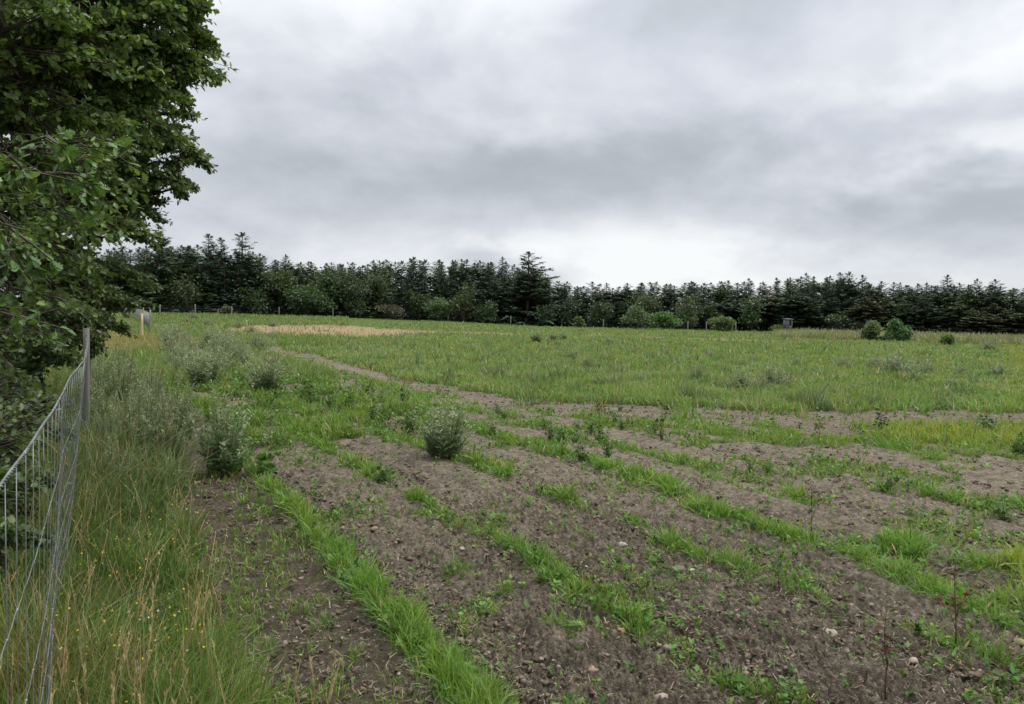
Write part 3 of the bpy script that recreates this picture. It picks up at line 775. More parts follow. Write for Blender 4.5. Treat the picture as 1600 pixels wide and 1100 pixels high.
for px, py, h_, i, w_, lb_ in [(170, 735, 165, 3, 1.0, 'tall grey-green mugwort right beside the wire fence'), (215, 745, 180, 3, 1.1, 'tallest mugwort in the thicket between fence and path'),
                              (262, 742, 160, 3, 1.0, 'feathery pale mugwort at the path edge of the thicket'), (190, 660, 130, 3, 1.2, None), (240, 655, 105, 3, 1.1, None), (160, 630, 100, 3, 1.0, None), (285, 690, 125, 3, .9, None), (150, 690, 130, 3, 1.0, 'wispy mugwort hugging the fence mesh, farther than the tallest'), (238, 705, 130, 3, 1.0, 'wispy mugwort directly behind the tallest of the thicket'), (205, 620, 80, 3, 1.2, 'small far wispy mugwort in line with the yellow post'), (180, 790, 120, 3, .9, 'nearest wispy mugwort, low in the grass by the fence')]:
    mug(px, py, h_, i, lb_, w_)
for k in range(34):
    t = random.random(); py = 530 + 62 * t ** 1.2; px = random.uniform(245 + 30 * t, 400 + 35 * t)
    mug(px, py, random.uniform(22, 36) + 30 * t, random.choice((1, 2, 3, 3)), 'BELT', random.uniform(.9, 1.3))
for k in range(14):
    mug(random.uniform(255, 430), random.uniform(505, 532), random.uniform(10, 20), 2, 'BELT', 1.5)

# leafy dark weeds (dock, fat hen) in the belt
def leafy(name, h, nst, seed, c, leafs, tilt=.3, bare_to=.0, dead=0, wood=(.10, .07, .045), nl=16, rad0=.004):
    rs = np.random.default_rng(seed); sb, lb = Bag(), Bag()
    for i in range(nst):
        a = rs.uniform(0, 6.28); hh = h * (1 if i == 0 else rs.uniform(.45, .9)); l = tilt * hh * (rs.uniform(.1, .35) if i == 0 else rs.uniform(.5, 1.2))
        z0 = 0 if i == 0 else rs.uniform(.1, .5) * h * (1 if bare_to > 0 else 0)
        tt = np.linspace(0, 1, 6); wig = rs.normal(0, .012 * h, (6, 2)); wig[0] = 0
        st = np.stack([math.cos(a) * l * tt ** 1.3 + wig[:, 0], math.sin(a) * l * tt ** 1.3 + wig[:, 1], z0 + (hh - z0) * tt], 1)
        if i > 0 and z0 > 0: st[:, :2] += [np.interp(z0, sb0[:, 2], sb0[:, 0]), np.interp(z0, sb0[:, 2], sb0[:, 1])]
        if i == 0: sb0 = st
        sb.tube(st, np.linspace(rad0, rad0 * .35, 6) * (1 if i == 0 else .6), wood, 5)
        k = nl; t2 = rs.uniform(bare_to, 1, k)
        pos = np.stack([np.interp(t2, tt, st[:, j]) for j in range(3)], 1)
        b_ = rs.uniform(0, 6.28, k); e = rs.uniform(-.5, .9, k)
        d = np.stack([np.cos(b_) * np.cos(e), np.sin(b_) * np.cos(e), np.sin(e)], 1)
        s_ = leafs * rs.uniform(.6, 1.2, k)
        pos = pos + d * (s_ * .4)[:, None]
        Mx = frames(d, rs.normal(0, .6, (k, 3)) + [0, 0, 1]) * s_[:, None, None] * np.array([1.1, 1, 1])[None, None, :]
        cc = np.tile(c, (k, 1)) * (1 + rs.normal(0, .22, (k, 1)))
        if dead: 
            dm = rs.uniform(0, 1, k) < dead; cc[dm] = np.array((.14, .065, .035)) * (1 + rs.normal(0, .3, (dm.sum(), 1)))
        lb.stamp(*LEAFQ, pos, Mx, np.clip(cc, .01, .6))
    root = empty(name, (0, 0, 0)); sb.build('stem', M_bark, root); lb.build('foliage', M_weed, root)
    return root
def put(o, px, py, label, cat, group=None):
    X_, Y_ = G(px, py); o.location = (X_, Y_, float(gz(X_, Y_)) - .005); o.rotation_euler = (0, 0, random.uniform(0, 6))
    return tag(o, label, cat, group)
SG = 'young saplings planted in rows'
put(leafy('sapling', .50, 4, 11, (.10, .06, .035), .034, .35, .70, .9, nl=14, rad0=.0045), 1493, 1012, 'leaning sapling with withered rust-brown leaves at its top', 'sapling', SG)
put(leafy('sapling', .42, 3, 12, (.06, .075, .03), .034, .15, .45, .25, nl=9, rad0=.004), 1383, 1092, 'dark thin upright sapling with few leaves near the bottom border', 'sapling', SG)
put(leafy('sapling', .34, 3, 13, (.11, .165, .07), .030, .2, .15, 0, nl=16, rad0=.003), 1217, 918, 'small green leafy sapling on bare soil near the white stone', 'sapling', SG)
put(leafy('sapling', .30, 2, 14, (.07, .09, .04), .022, .2, .4, .2, nl=8, rad0=.003), 1178, 895, 'tiny nearly leafless sapling left of the green leafy one', 'sapling', SG)
put(leafy('sapling', .42, 4, 15, (.07, .085, .035), .030, .2, .35, .3, nl=10, rad0=.0035), 1268, 828, 'bare dark-stemmed sapling in the grass strip at right', 'sapling', SG)
put(leafy('sapling', .48, 5, 16, (.055, .095, .05), .050, .45, .2, 0, nl=12, rad0=.004), 1378, 686, 'dark green branching sapling in front of the yellow grass', 'sapling', SG)
put(leafy('sapling', .48, 4, 17, (.12, .05, .035), .050, .35, .5, .7, nl=8, rad0=.004), 936, 662, 'reddish sapling with brown leaves on the pale bare headland', 'sapling', SG)
put(leafy('sapling', .62, 5, 18, (.07, .09, .04), .055, .3, .3, .3, nl=9, rad0=.004), 1033, 690, 'dark branchy sapling right of the reddish one', 'sapling', SG)
put(leafy('sapling', .42, 3, 19, (.05, .07, .035), .030, .15, .4, 0, nl=9, rad0=.0035), 1092, 788, 'dark slender sapling at the end of a grass strip', 'sapling', SG)
put(leafy('sapling', .22, 2, 20, (.05, .08, .03), .026, .2, .3, 0, nl=8, rad0=.003), 832, 880, 'short dark sapling inside the second grass strip', 'sapling', SG)
put(leafy('sapling', .46, 3, 21, (.11, .14, .04), .060, .2, .25, .1, nl=10, rad0=.004), 1280, 690, 'yellow-green sapling left of the dark green branching one', 'sapling', SG)
put(leafy('sapling', .17, 1, 22, (.07, .05, .03), .012, .1, .4, .5, nl=3, rad0=.0025), 978, 985, 'thin bare twig sapling beside the orange stone', 'sapling', SG)
put(leafy('dock_plant', .33, 5, 23, (.09, .20, .03), .095, .35, 0, 0, (.10, .15, .04), 9, .004), 418, 745, 'broad-leaved bright green dock at the head of the first grass strip', 'weed plant')
put(leafy('leafy_weed', .30, 7, 24, (.055, .095, .035), .06, .7, 0, 0, (.07, .09, .03), 14), 1540, 676, 'dark leafy weed in the yellow-green grass at right', 'weed plant')
put(leafy('leafy_weed', .34, 8, 25, (.07, .125, .03), .06, .7, 0, 0, (.07, .09, .03), 14), 1590, 715, 'big leafy weed at the right border of the photo', 'weed plant')
put(leafy('leafy_weed', .24, 7, 26, (.09, .17, .035), .045, .8, 0, 0, (.07, .09, .03), 14), 1385, 768, 'lone green grassy weed clump on the bare ground at right', 'weed plant')
put(leafy('leafy_weed', .22, 6, 27, (.10, .17, .05), .045, .8, 0, 0, (.07, .09, .03), 12), 1570, 812, 'light green weed rosette on bare soil at right', 'weed plant')
put(leafy('leafy_weed', .22, 6, 28, (.06, .11, .04), .045, .6, 0, 0, (.07, .09, .03), 12), 597, 755, 'dark leafy weed at the lower end of the short strip left of the mugwort', 'weed plant')
wp = [leafy('leafy_weed', .40, 7, 31, (.065, .125, .030), .060, .5, 0, 0, (.08, .11, .03), 16), leafy('leafy_weed', .36, 8, 32, (.09, .165, .035), .055, .6, 0, 0, (.08, .11, .03), 16)]
wu = [0, 0]
for k in range(46):
    px, py = random.choice([(random.uniform(430, 640), random.uniform(575, 665)), (random.uniform(600, 1000), random.uniform(640, 700)), (random.uniform(250, 440), random.uniform(560, 640)), (random.uniform(900, 1200), random.uniform(660, 740))])
    X_, Y_ = G(px, py); s_ = random.uniform(.5, 1.0) * (.8 if py > 640 else 1.2)
    o = place(wp, wu, k % 2, (X_, Y_, float(gz(X_, Y_)) - .01), random.uniform(0, 6), s_)
    tag(o, f"{('broad', 'bushy')[k % 2]} {'tall' if s_ > .8 else 'small'} green leafy weed in the {'far' if py < 620 else 'near'} {'left' if px < 430 else 'middle' if px < 700 else 'right'} of the grown-over stretch", 'weed plant', 'leafy weeds over the middle stretch')

# ------------------------------------------------------------------ wire stock fence
def fence_xy(v):        # plan of the near fence: v metres along
    off = np.interp(v, [0.3, 1.5, 2.6, 5.2, 13.0], [-.19, -.125, -.085, 0.0, .03]) + .006 * np.sin(v * 3.1) * (v > 3)
    return np.stack([off * math.cos(A30) - v * math.sin(A30), off * math.sin(A30) + v * math.cos(A30)], -1)
FH = 1.39
fence = empty('wire_fence', (float(fence_xy(np.array([3.]))[0][0]), float(fence_xy(np.array([3.]))[0][1]), 0))
tag(fence, 'galvanised wire mesh stock fence running along the left margin', 'fence')
fo = np.array(fence.location)
def wave(v, z, s=1.0): return -.085 * (FH - z) * sstep(1.5, 4.5, v) + .002 * s * np.sin(v * 2.3 + z * 3) + .001 * s * np.sin(v * 7.1 + z * 5)
hts = [.06, .16, .27, .39, .53, .68, .86, 1.11]
bag = Bag(); vv = np.arange(.3, 13.0, .05)
for i, z in enumerate(hts):
    q = fence_xy(vv); q = q + (wave(vv, z) * (1 if z < 1.2 else .5))[:, None] * [math.cos(A30), math.sin(A30)]
    pts = np.column_stack([q, z + .003 * np.sin(vv * 42.4 + i)]) - fo
    bag.tube(pts, .0010, (1, 1, 1), 4)
bag.build('line_wires', M_wire, fence)
bag = Bag(); k = 0; vstay = .35
while vstay < 13:
    z = np.linspace(.03, FH, 12); q = fence_xy(np.full(12, vstay) + .004 * np.sin(z * 9 + vstay * 7)); q = q + (wave(vstay, z))[:, None] * [math.cos(A30), math.sin(A30)]
    bag.tube(np.column_stack([q, z]) - fo, .0010, (1, 1, 1), 4)
    for hz in hts[3:]:       # knots
        c = fence_xy(np.array([vstay]))[0] + wave(vstay, hz) * np.array([math.cos(A30), math.sin(A30)])
        bag.raw(ico * .0032 + np.array([c[0], c[1], hz]) - fo, icoF, (1, 1, 1))
    vstay += .148
bag.build('stay_wires', M_wire, fence)
bag = Bag()
v3 = np.arange(.3, 13.0, .012)
q = fence_xy(v3); zz = FH + .006 * np.sin(v3 * 1.9) + .002 * np.sin(v3 * 9)
for ph in (0, math.pi):
    off = .0028 * np.sin(v3 * 130 + ph); oz = .0028 * np.cos(v3 * 130 + ph)
    bag.tube(np.column_stack([q + off[:, None] * [math.cos(A30), math.sin(A30)], zz + oz]) - fo, .0019, (1, 1, 1), 4)
bag.build('top_wire', M_wire, fence)
for vp, hp, rp, lean in ((9.2, 1.45, .032, (.0, .0)), (12.6, 1.45, .04, (.0, .0))):
    c = fence_xy(np.array([vp]))[0]
    bag = Bag(); tt = np.linspace(0, 1, 6)
    pts = np.column_stack([c[0] - lean[0] * (tt - 1) , c[1] + lean[1] * (1 - tt), tt * hp - .1 * (1 - tt)]) - fo
    pts[:, 0] += -.012
    bag.tube(pts, rp, (.17, .165, .15), 9); bag.build('post', M_wood, fence)

# far fences
def post_mesh(h, r_, c):
    bag = Bag(); tt = np.linspace(0, 1, 5)
    bag.tube(np.column_stack([tt * 0, tt * 0, tt * h - .05]), [r_, r_, r_, r_ * .98, r_ * .8], c, 8)
    return bag
yp = post_mesh(1.42, .060, (.52, .42, .26)).build('fence_post', M_wood)
X_, Y_ = G(222, 531); yp.location = (X_, Y_, float(gz(X_, Y_))); tag(yp, 'pale yellow new wooden post standing alone in the ochre grass', 'post')
ff = empty('far_wire_fence', (*G(235, 521), 0)); fo2 = np.array(ff.location); fo2[2] = 0
tag(ff, 'distant grey mesh fence running back behind the yellow post', 'fence')
line = [np.array(G(235, 521)), np.array(G(224, 512)), np.array(G(213, 507)), np.array(G(196, 503.5))]
bag = Bag()
for a_, b_ in zip(line[:-1], line[1:]):
    n = max(2, int(np.linalg.norm(b_ - a_) / .35))
    for t in np.linspace(0, 1, n):
        c = a_ + (b_ - a_) * t; z0 = float(gz(*c)); bag.tube(np.array([[c[0], c[1], z0], [c[0], c[1], z0 + 1.25]]) - fo2, .006, (1, 1, 1), 3)
    for hz in np.linspace(.1, 1.25, 8):
        bag.tube(np.array([[*a_, float(gz(*a_)) + hz], [*b_, float(gz(*b_)) + hz]]) - fo2, .006, (1, 1, 1), 3)
bag.build('mesh', M_wire, ff)
for c in line:
    pb = post_mesh(1.5, .055, (.24, .22, .18)).build('post', M_wood, ff); pb.location = (c[0] - fo2[0], c[1] - fo2[1], float(gz(*c)))
ff2 = empty('far_wire_fence', (0, 108, 0)); fo3 = np.array([0, 108, 0.])
tag(ff2, 'low wire fence with short wooden posts along the foot of the conifer wood', 'fence')
def atd(px, dist):
    d = ray(px, 500); t = dist / math.hypot(d[0], d[1]); return np.array([d[0] * t, d[1] * t])
posts = [atd(px, dd) for px, dd in [(196, 98), (250, 100), (305, 103), (362, 105), (436, 106), (520, 107), (610, 107), (700, 108), (798, 108), (878, 108), (943, 107), (1003, 106), (1075, 105), (1104, 105), (1150, 105)]]
for i, c in enumerate(posts):
    pb = post_mesh(1.25 + .1 * (i % 3), .075, (.22, .205, .17)).build('post', M_wood, ff2); pb.location = (c[0], c[1] - 108, float(gz(*c)))
bag = Bag()
for hz in (.3, .6, .9, 1.15):
    bag.tube(np.array([[c[0], c[1], float(gz(*c)) + hz] for c in posts]) - fo3, .003, (1, 1, 1), 3)
bag.build('line_wires', M_wire, ff2)

# ------------------------------------------------------------------ raised hunting seat at the wood edge
def box_bag(bag, c, s, col=(.3, .3, .3), tilt=None):
    V_ = np.array([(x_, y_, z_) for x_ in (-.5, .5) for y_ in (-.5, .5) for z_ in (-.5, .5)]) * s
    if tilt is not None: V_ = V_ @ np.array(Matrix.Rotation(tilt[0], 3, tilt[1])).T
    bag.raw(V_ + np.array(c), [(0, 1, 3, 2), (4, 6, 7, 5), (0, 4, 5, 1), (2, 3, 7, 6), (0, 2, 6, 4), (1, 5, 7, 3)], col)
c = atd(1231, 96)
hs = empty('hunting_stand', (c[0], c[1], float(gz(*c))), .35, (.66, .66, .72))
tag(hs, 'small grey wooden hunting stand with an open window at the wood edge', 'hunting stand')
gc = (.12, .125, .13)
for sx in (-.55, .55):
    for sy in (-.5, .5):
        bag = Bag(); box_bag(bag, (sx, sy, .85), (.12, .12, 1.9), gc); bag.build('leg', M_wood, hs, False)
bag = Bag(); box_bag(bag, (0, 0, .92), (1.35, 1.2, .08), gc); box_bag(bag, (0, .52, 1.25), (1.2, .06, .55), gc)
bag.build('floor', M_wood, hs, False)
bag = Bag()
for sx in (-.57, .57): box_bag(bag, (sx, 0, 1.75), (.06, 1.1, 1.55), gc)
box_bag(bag, (-.38, -.55, 1.75), (.44, .06, 1.55), gc); box_bag(bag, (.47, -.55, 1.75), (.24, .06, 1.55), gc); box_bag(bag, (.1, -.56, 1.2), (.56, .06, .42), gc); box_bag(bag, (.1, -.56, 2.42), (.56, .06, .22), gc)
bag.build('cabin_wall', M_wood, hs, False)
bag = Bag(); box_bag(bag, (0, 0, 2.58), (1.5, 1.5, .08), (.13, .135, .14), (R(5), 'X')); bag.build('roof', M_wood, hs, False)
bag = Bag(); box_bag(bag, (-.42, -1.0, .5), (.06, .06, 1.35), gc, (R(-32), 'X')); box_bag(bag, (-.02, -1.0, .5), (.06, .06, 1.35), gc, (R(-32), 'X'))
for q in range(4): box_bag(bag, (-.22, -1.28 + .18 * q, .12 + .26 * q), (.44, .05, .05), gc)
bag.build('ladder', M_wood, hs, False)

# ------------------------------------------------------------------ conifer wood
def conifer(name, h, rbase, seed, col, kind='spruce', crown0=.04):
    rs = np.random.default_rng(seed); tb, cb = Bag(), Bag()
    tt = np.linspace(0, 1, 7); tb.tube(np.column_stack([tt * 0, tt * 0, tt * h * .98 - .2 * (1 - tt)]), .14 * (1 - tt) * h / 11 + .03, (.11, .085, .07), 7)
    z = crown0 * h; P_, D_, Sz, Cc = [], [], [], []
    lop = rs.uniform(0, 6.28); lopk = rs.uniform(.05, .22)
    while z < h * .985:
        t = z / h
        if kind == 'spruce': L0 = rbase * (1 - t) ** .72 * (1 + .12 * math.sin(z * 2.1)) + .16
        elif kind == 'pine': L0 = rbase * (.55 + .45 * math.sin(min(1, (t - crown0) / (1 - crown0)) * 2.7 + .3)) * (1 - max(0, t - .72) / .28 * .86)
        else: L0 = rbase * (1 - t) ** .55 * .9 + .1
        nb = int(rs.integers(6, 10)) if t < .85 else int(rs.integers(4, 6))
        for j in range(nb):
            a = rs.uniform(0, 6.28); L = L0 * rs.uniform(.45, 1.2) * (1 + lopk * math.cos(a - lop))
            droop = (-.25 + .75 * t) if kind != 'pine' else (.05 + .45 * t); droop += rs.normal(0, .12)
            zb = z + rs.uniform(-.3, .3) * (1 - .6 * t); n = max(3, int(L / .15)); s_ = (np.arange(n) + rs.uniform(.2, 1)) / n; s_ = s_[s_ > .12]
            if len(s_) == 0: continue
            zz_ = zb + s_ * L * droop + .18 * L * (s_ ** 2 if kind == 'spruce' else s_ * 0)
            base_ = np.stack([np.cos(a) * s_ * L, np.sin(a) * s_ * L, zz_], 1)
            for side in (-1, 0, 1):
                aa = a + side * rs.uniform(.5, .9, len(s_)) + rs.normal(0, .15, len(s_))
                d = np.stack([np.cos(aa), np.sin(aa), -.18 + .35 * t + rs.normal(0, .22, len(s_))], 1)
                P_.append(base_ + rs.normal(0, .05, base_.shape)); D_.append(d); Sz.append(rs.uniform(.24, .50, len(s_)) * (1 if side else .85) * (.55 + .45 * min(1, L0 / 1.2)))
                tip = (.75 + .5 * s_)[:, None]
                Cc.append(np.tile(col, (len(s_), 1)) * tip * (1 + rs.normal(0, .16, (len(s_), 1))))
            if j % 2 == 0 and L > .8:
                e_ = base_[-1]; tb.tube([(0, 0, z), (e_[0] * .85, e_[1] * .85, z + (e_[2] - z) * .85)], [.03, .012], (.09, .07, .055), 3)
        z += (.24 + .012 * h) * rs.uniform(.75, 1.3) * (1.0 if t < .8 else .95)
    P_ = np.concatenate(P_); D_ = np.concatenate(D_); Sz = np.concatenate(Sz); Cc = np.concatenate(Cc)
    Mx = frames(D_, rs.normal(0, .45, P_.shape) + [0, 0, 1]) * Sz[:, None, None]
    tv = np.array([(0, 0, 0), (-.30, .30, .05), (-.10, .52, 0), (-.24, .78, -.05), (0, 1.1, -.08), (.20, .72, -.03), (.08, .48, 0), (.32, .34, .05)])
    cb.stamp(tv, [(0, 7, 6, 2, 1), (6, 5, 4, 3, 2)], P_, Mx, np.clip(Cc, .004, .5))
    # leading shoot
    cb.stamp(tv, [(0, 7, 6, 2, 1), (6, 5, 4, 3, 2)], np.tile([0, 0, h * .97], (5, 1)), frames(rs.normal(0, .25, (5, 3)) + [0, 0, 1]) * .5, np.tile(col, (5, 1)))
    root = empty(name, (0, 0, 0)); tb.build('trunk', M_bark, root); cb.build('crown', M_needle, root)
    return root
DK = (.066, .096, .052); BG = (.068, .104, .066); OL = (.096, .126, .056); BR = (.104, .114, .062)
KP = [conifer('spruce_tree', 11, 2.6, 1, DK), conifer('spruce_tree', 11, 2.1, 2, BG), conifer('spruce_tree', 11, 2.3, 3, OL),
      conifer('spruce_tree', 11, 1.5, 4, BG, 'spruce', .1), conifer('pine_tree', 11, 2.5, 5, DK, 'pine', .14), conifer('pine_tree', 11, 2.3, 6, BR, 'pine', .2),
      conifer('spruce_tree', 11, 3.1, 7, DK, 'spruce', .02), conifer('pine_tree', 11, 2.2, 8, OL, 'pine', .25)]
KU = [0] * len(KP)
def tree_at(px, dist, top_y, i, label, group='conifers of the distant wood', wsc=1.0):
    c = atd(px, dist); z0 = float(gz(*c)); d = ray(px, top_y); t = dist / math.hypot(d[0], d[1]); h = EYE + d[2] * t - z0
    s_ = h / 11.0
    w_ = max(s_, .8) * wsc * 1.38
    o = place(KP, KU, i, (c[0], c[1], z0 - .05), random.uniform(0, 6.28), (w_, w_, s_))
    return tag(o, label, 'tree', group)
# named trees
for px, dd, ty, i, lb_, w_ in [(248, 112, 353, 6, 'tall spruce with wide open tiers, leftmost of the wood beside the oak crown', .85), (378, 113, 364, 1, 'sharp-topped spruce, right one of the high dark group at left', 1.15),
                         (345, 114, 372, 1, 'pointed spruce in the middle of the high dark group at left', .9), (326, 113, 366, 1, 'pointed spruce, left one of the high dark group at left', .95),
                         (824, 113, 394, 0, 'largest spruce, broad and standing above the middle of the wood', 1.45), (783, 118, 402, 3, 'thin ragged spruce just left of the largest one', .8),
                         (446, 116, 398, 2, 'pointed spruce rising over paler broadleaf trees', .9), (645, 120, 402, 1, 'twin-topped spruce left of the light green broadleaf tree', 1),
                         (1477, 118, 430, 3, 'ragged thin-topped spruce over the right end of the wood', 1.1), (1524, 116, 436, 0, 'cone-shaped spruce near the right border', .8), (1552, 116, 437, 0, 'broad spruce closest to the right border', .95),
                         (1310, 116, 426, 1, 'pointed spruce, left one of a pair above the two round shrubs', .9), (1324, 117, 425, 1, 'pointed spruce, right one of a pair above the two round shrubs', .9),
                         (1257, 117, 427, 3, 'slim spruce left of the pair over the hunting stand', .9), (1345, 120, 430, 3, 'sparse spruce right of the pair', 1)]:
    tree_at(px, dd, ty, i, lb_, wsc=w_)
skyx = [150, 200, 290, 400, 440, 520, 600, 700, 790, 850, 880, 1000, 1100, 1180, 1300, 1400, 1500, 1650]
skyy = [392, 382, 378, 390, 406, 408, 405, 403, 408, 424, 438, 440, 437, 433, 430, 441, 441, 448]
for row, (dd, step, dyt, choice) in enumerate([(113, 28, 18, (0, 1, 2, 4, 0, 1)), (117, 21, 5, (1, 3, 2, 0, 3, 4)), (122, 20, 1, (1, 3, 0, 3, 7)), (130, 21, 1, (0, 1, 6, 2))]):
    px = 60 + row * 7
    while px < 1720:
        p_ = px + random.uniform(-7, 7)
        ty = np.interp(p_, skyx, skyy) + dyt + abs(random.gauss(0, 5)) + (random.uniform(4, 14) if row == 0 else 0)
        i = random.choice(choice)
        if p_ > 1180 and row == 0: i = random.choice((4, 5, 7, 4, 0))
        look = {0: 'full dark spruce', 1: 'narrow bluish spruce', 2: 'olive-tinged spruce', 3: 'slim thin spruce', 4: 'dark flat-topped pine', 5: 'brownish pine', 6: 'very wide spruce', 7: 'olive-tinged bare-stemmed pine'}[i]
        side = 'left end' if p_ < 420 else 'left middle' if p_ < 800 else 'right middle' if p_ < 1200 else 'right end'
        deep = ('in the front rank', 'just behind the front rank', 'deep inside', 'in the rearmost rank')[row]
        lb_ = f'{look} {deep} of the wood, at its {side}'
        tree_at(p_, dd + random.uniform(-2, 2), ty, i, lb_, wsc=random.uniform(.85, 1.15))
        px += step * random.uniform(.75, 1.25)

# broadleaf trees and shrubs at the wood edge
def bushy(name, h, w_, seed, col, n=2600, leaf=.22, trunk=True, lobes=9):
    rs = np.random.default_rng(seed); tb, cb = Bag(), Bag()
    c0 = h * .18
    for i in range(lobes):
        a = rs.uniform(0, 6.28); q = rs.uniform(.0, .36) * w_; zc_ = rs.uniform(.25, .78) * h
        L = np.array([math.cos(a) * q, math.sin(a) * q, zc_]); rad_ = np.array([w_ * rs.uniform(.2, .3), w_ * rs.uniform(.2, .3), h * rs.uniform(.15, .24)])
        k = n // lobes; d = rs.normal(size=(k, 3)); d /= np.linalg.norm(d, axis=1)[:, None]
        pos = L + d * rad_ * (rs.uniform(.35, 1.12, (k, 1)) + (rs.uniform(0, 1, (k, 1)) < .12) * rs.uniform(0, .45, (k, 1))); pos[:, 2] = np.maximum(pos[:, 2], .1)
        s_ = leaf * rs.uniform(.6, 1.4, k)
        Mx = frames(d + rs.normal(0, .6, (k, 3)), rs.normal(0, .5, (k, 3)) + [0, 0, 1]) * s_[:, None, None]
        c = np.tile(col, (k, 1)) * rs.uniform(.8, 1.2) * (1 + rs.normal(0, .2, (k, 1)))
        cb.stamp(*LEAFQ, pos, Mx * np.array([1.4, 1, 1])[None, None, :], np.clip(c, .01, .5))
        tb.tube([(0, 0, 0), tuple(L * [.4, .4, .5]), tuple(L)], [.07 * h / 5, .04 * h / 5, .02], (.12, .10, .08), 4)
    root = empty(name, (0, 0, 0)); tb.build('trunk', M_bark, root); cb.build('crown', M_leaf, root)
    return root
def bush_at(px, dist, top_y, wpx, seed, col, label, name='shrub', leaf=.22, n=2600):
    c = atd(px, dist); z0 = float(gz(*c)); d = ray(px, top_y); t = dist / math.hypot(d[0], d[1]); h = EYE + d[2] * t - z0
    o = bushy(name, h, wpx / 1155 * dist, seed, col, n, leaf); o.location = (c[0], c[1], z0); o.rotation_euler = (0, 0, random.uniform(0, 6))
    return tag(o, label, 'tree' if 'tree' in name else 'bush')
bush_at(995, 104, 474, 54, 41, (.10, .15, .065), 'large rounded grey-green shrub in front of the middle of the wood')
bush_at(1040, 101, 486, 44, 42, (.115, .205, .062), 'bright green shrub just right of the large rounded one')
bush_at(1131, 99, 493, 36, 43, (.155, .215, .075), 'light green round shrub standing alone before the wood')
bush_at(1363, 76, 500, 30, 44, (.125, .175, .075), 'loose grey-green shrub, left one of the pair on the meadow edge', leaf=.15)
bush_at(1404, 74, 498, 30, 45, (.090, .175, .070), 'dense dark green shrub, right one of the pair on the meadow edge', leaf=.15)
bush_at(1384, 76, 522, 26, 55, (.06, .10, .04), 'low dark scrub filling the gap between the paired shrubs', leaf=.13, n=1200)
bush_at(1483, 66, 520, 22, 46, (.12, .18, .055), 'small yellowish-green shrub on the pale grass at right', leaf=.12, n=1400)
bush_at(1217, 95, 508, 18, 47, (.12, .155, .060), 'small yellow-green shrub touching the hunting stand', leaf=.15, n=1200)
bush_at(906, 104, 494, 18, 48, (.11, .155, .06), 'small pale shrub by a fence post under the wood', n=900)
bush_at(352, 106, 478, 16, 49, (.11, .125, .065), 'tiny pale shrub by the fence at the left end of the wood', n=700)
bush_at(690, 108, 460, 52, 50, (.085, .135, .050), 'light green broadleaf tree nested in the dark wood', 'broadleaf_tree')
bush_at(480, 109, 444, 88, 51, (.060, .105, .038), 'wide mid-green broadleaf tree at the front of the wood', 'broadleaf_tree', .26, 4200)
bush_at(445, 111, 420, 70, 52, (.062, .095, .035), 'olive broadleaf tree behind the wide mid-green one', 'broadleaf_tree', .26, 3600)
bush_at(505, 112, 414, 90, 53, (.065, .105, .038), 'round-topped broadleaf tree against the sky left of the middle', 'broadleaf_tree', .26, 4200)
bush_at(935, 109, 466, 50, 54, (.050, .082, .036), 'dull green broadleaf tree left of the large rounded shrub', 'broadleaf_tree', .24, 2600)
bush_at(610, 107, 474, 50, 56, (.075, .072, .042), 'brownish half-dead thicket at the foot of the wood', 'shrub', .18, 1500)
bush_at(855, 108, 474, 44, 57, (.048, .080, .036), 'dark green bush under the largest spruce', 'shrub', .22, 1800)
bush_at(1075, 107, 484, 30, 58, (.075, .11, .045), 'grey-green bush behind the bright green shrub', 'shrub', .2, 1200)
kinds = ['olive-green', 'mid-green', 'dull green', 'yellowish-green']
for k, (px, dd, ty, wp_) in enumerate([(300, 110, 428, 60), (400, 109, 432, 55), (555, 110, 436, 60), (590, 112, 420, 50), (725, 109, 440, 56), (765, 108, 470, 46), (890, 109, 462, 50), (1075, 110, 452, 60),
                                      (1110, 109, 478, 40), (1175, 109, 462, 50), (1320, 111, 482, 50), (1000, 113, 446, 60), (655, 110, 448, 46)]):
    side = 'left end' if px < 420 else 'left middle' if px < 800 else 'right middle' if px < 1200 else 'right end'
    c_ = [(.066, .090, .038), (.058, .098, .040), (.054, .080, .042), (.080, .108, .044)][k % 4]
    o = bush_at(px, dd, ty, wp_, 300 + k, c_, f"{kinds[k % 4]} {'low bush' if ty > 465 else 'broadleaf tree'} among dark conifers at the wood's {side}", 'shrub' if ty > 465 else 'broadleaf_tree', .26, 1500)
    o['group'] = 'broadleaf growth along the wood edge'
# dark undergrowth at the foot of the wood
bag = Bag(); n = 26000
aa = R(1) * rng.uniform(-38, 38, n); dd = rng.uniform(110, 126, n); x, y = dd * np.sin(aa), dd * np.cos(aa)
pos = np.stack([x, y, gz(x, y) + rng.uniform(0, 1, n) ** 1.6 * (1.3 + .9 * fbm(x, y, 5, 2, 171))], 1)
bag.stamp(*LEAFQ, pos, frames(rng.normal(size=(n, 3)) + [0, -.3, .5]) * rng.uniform(.2, .5, n)[:, None, None], jitter((.050, .080, .036), n, .3))
tag(bag.build('undergrowth', M_leaf), 'dark green undergrowth along the foot of the wood', 'undergrowth', kind='stuff')

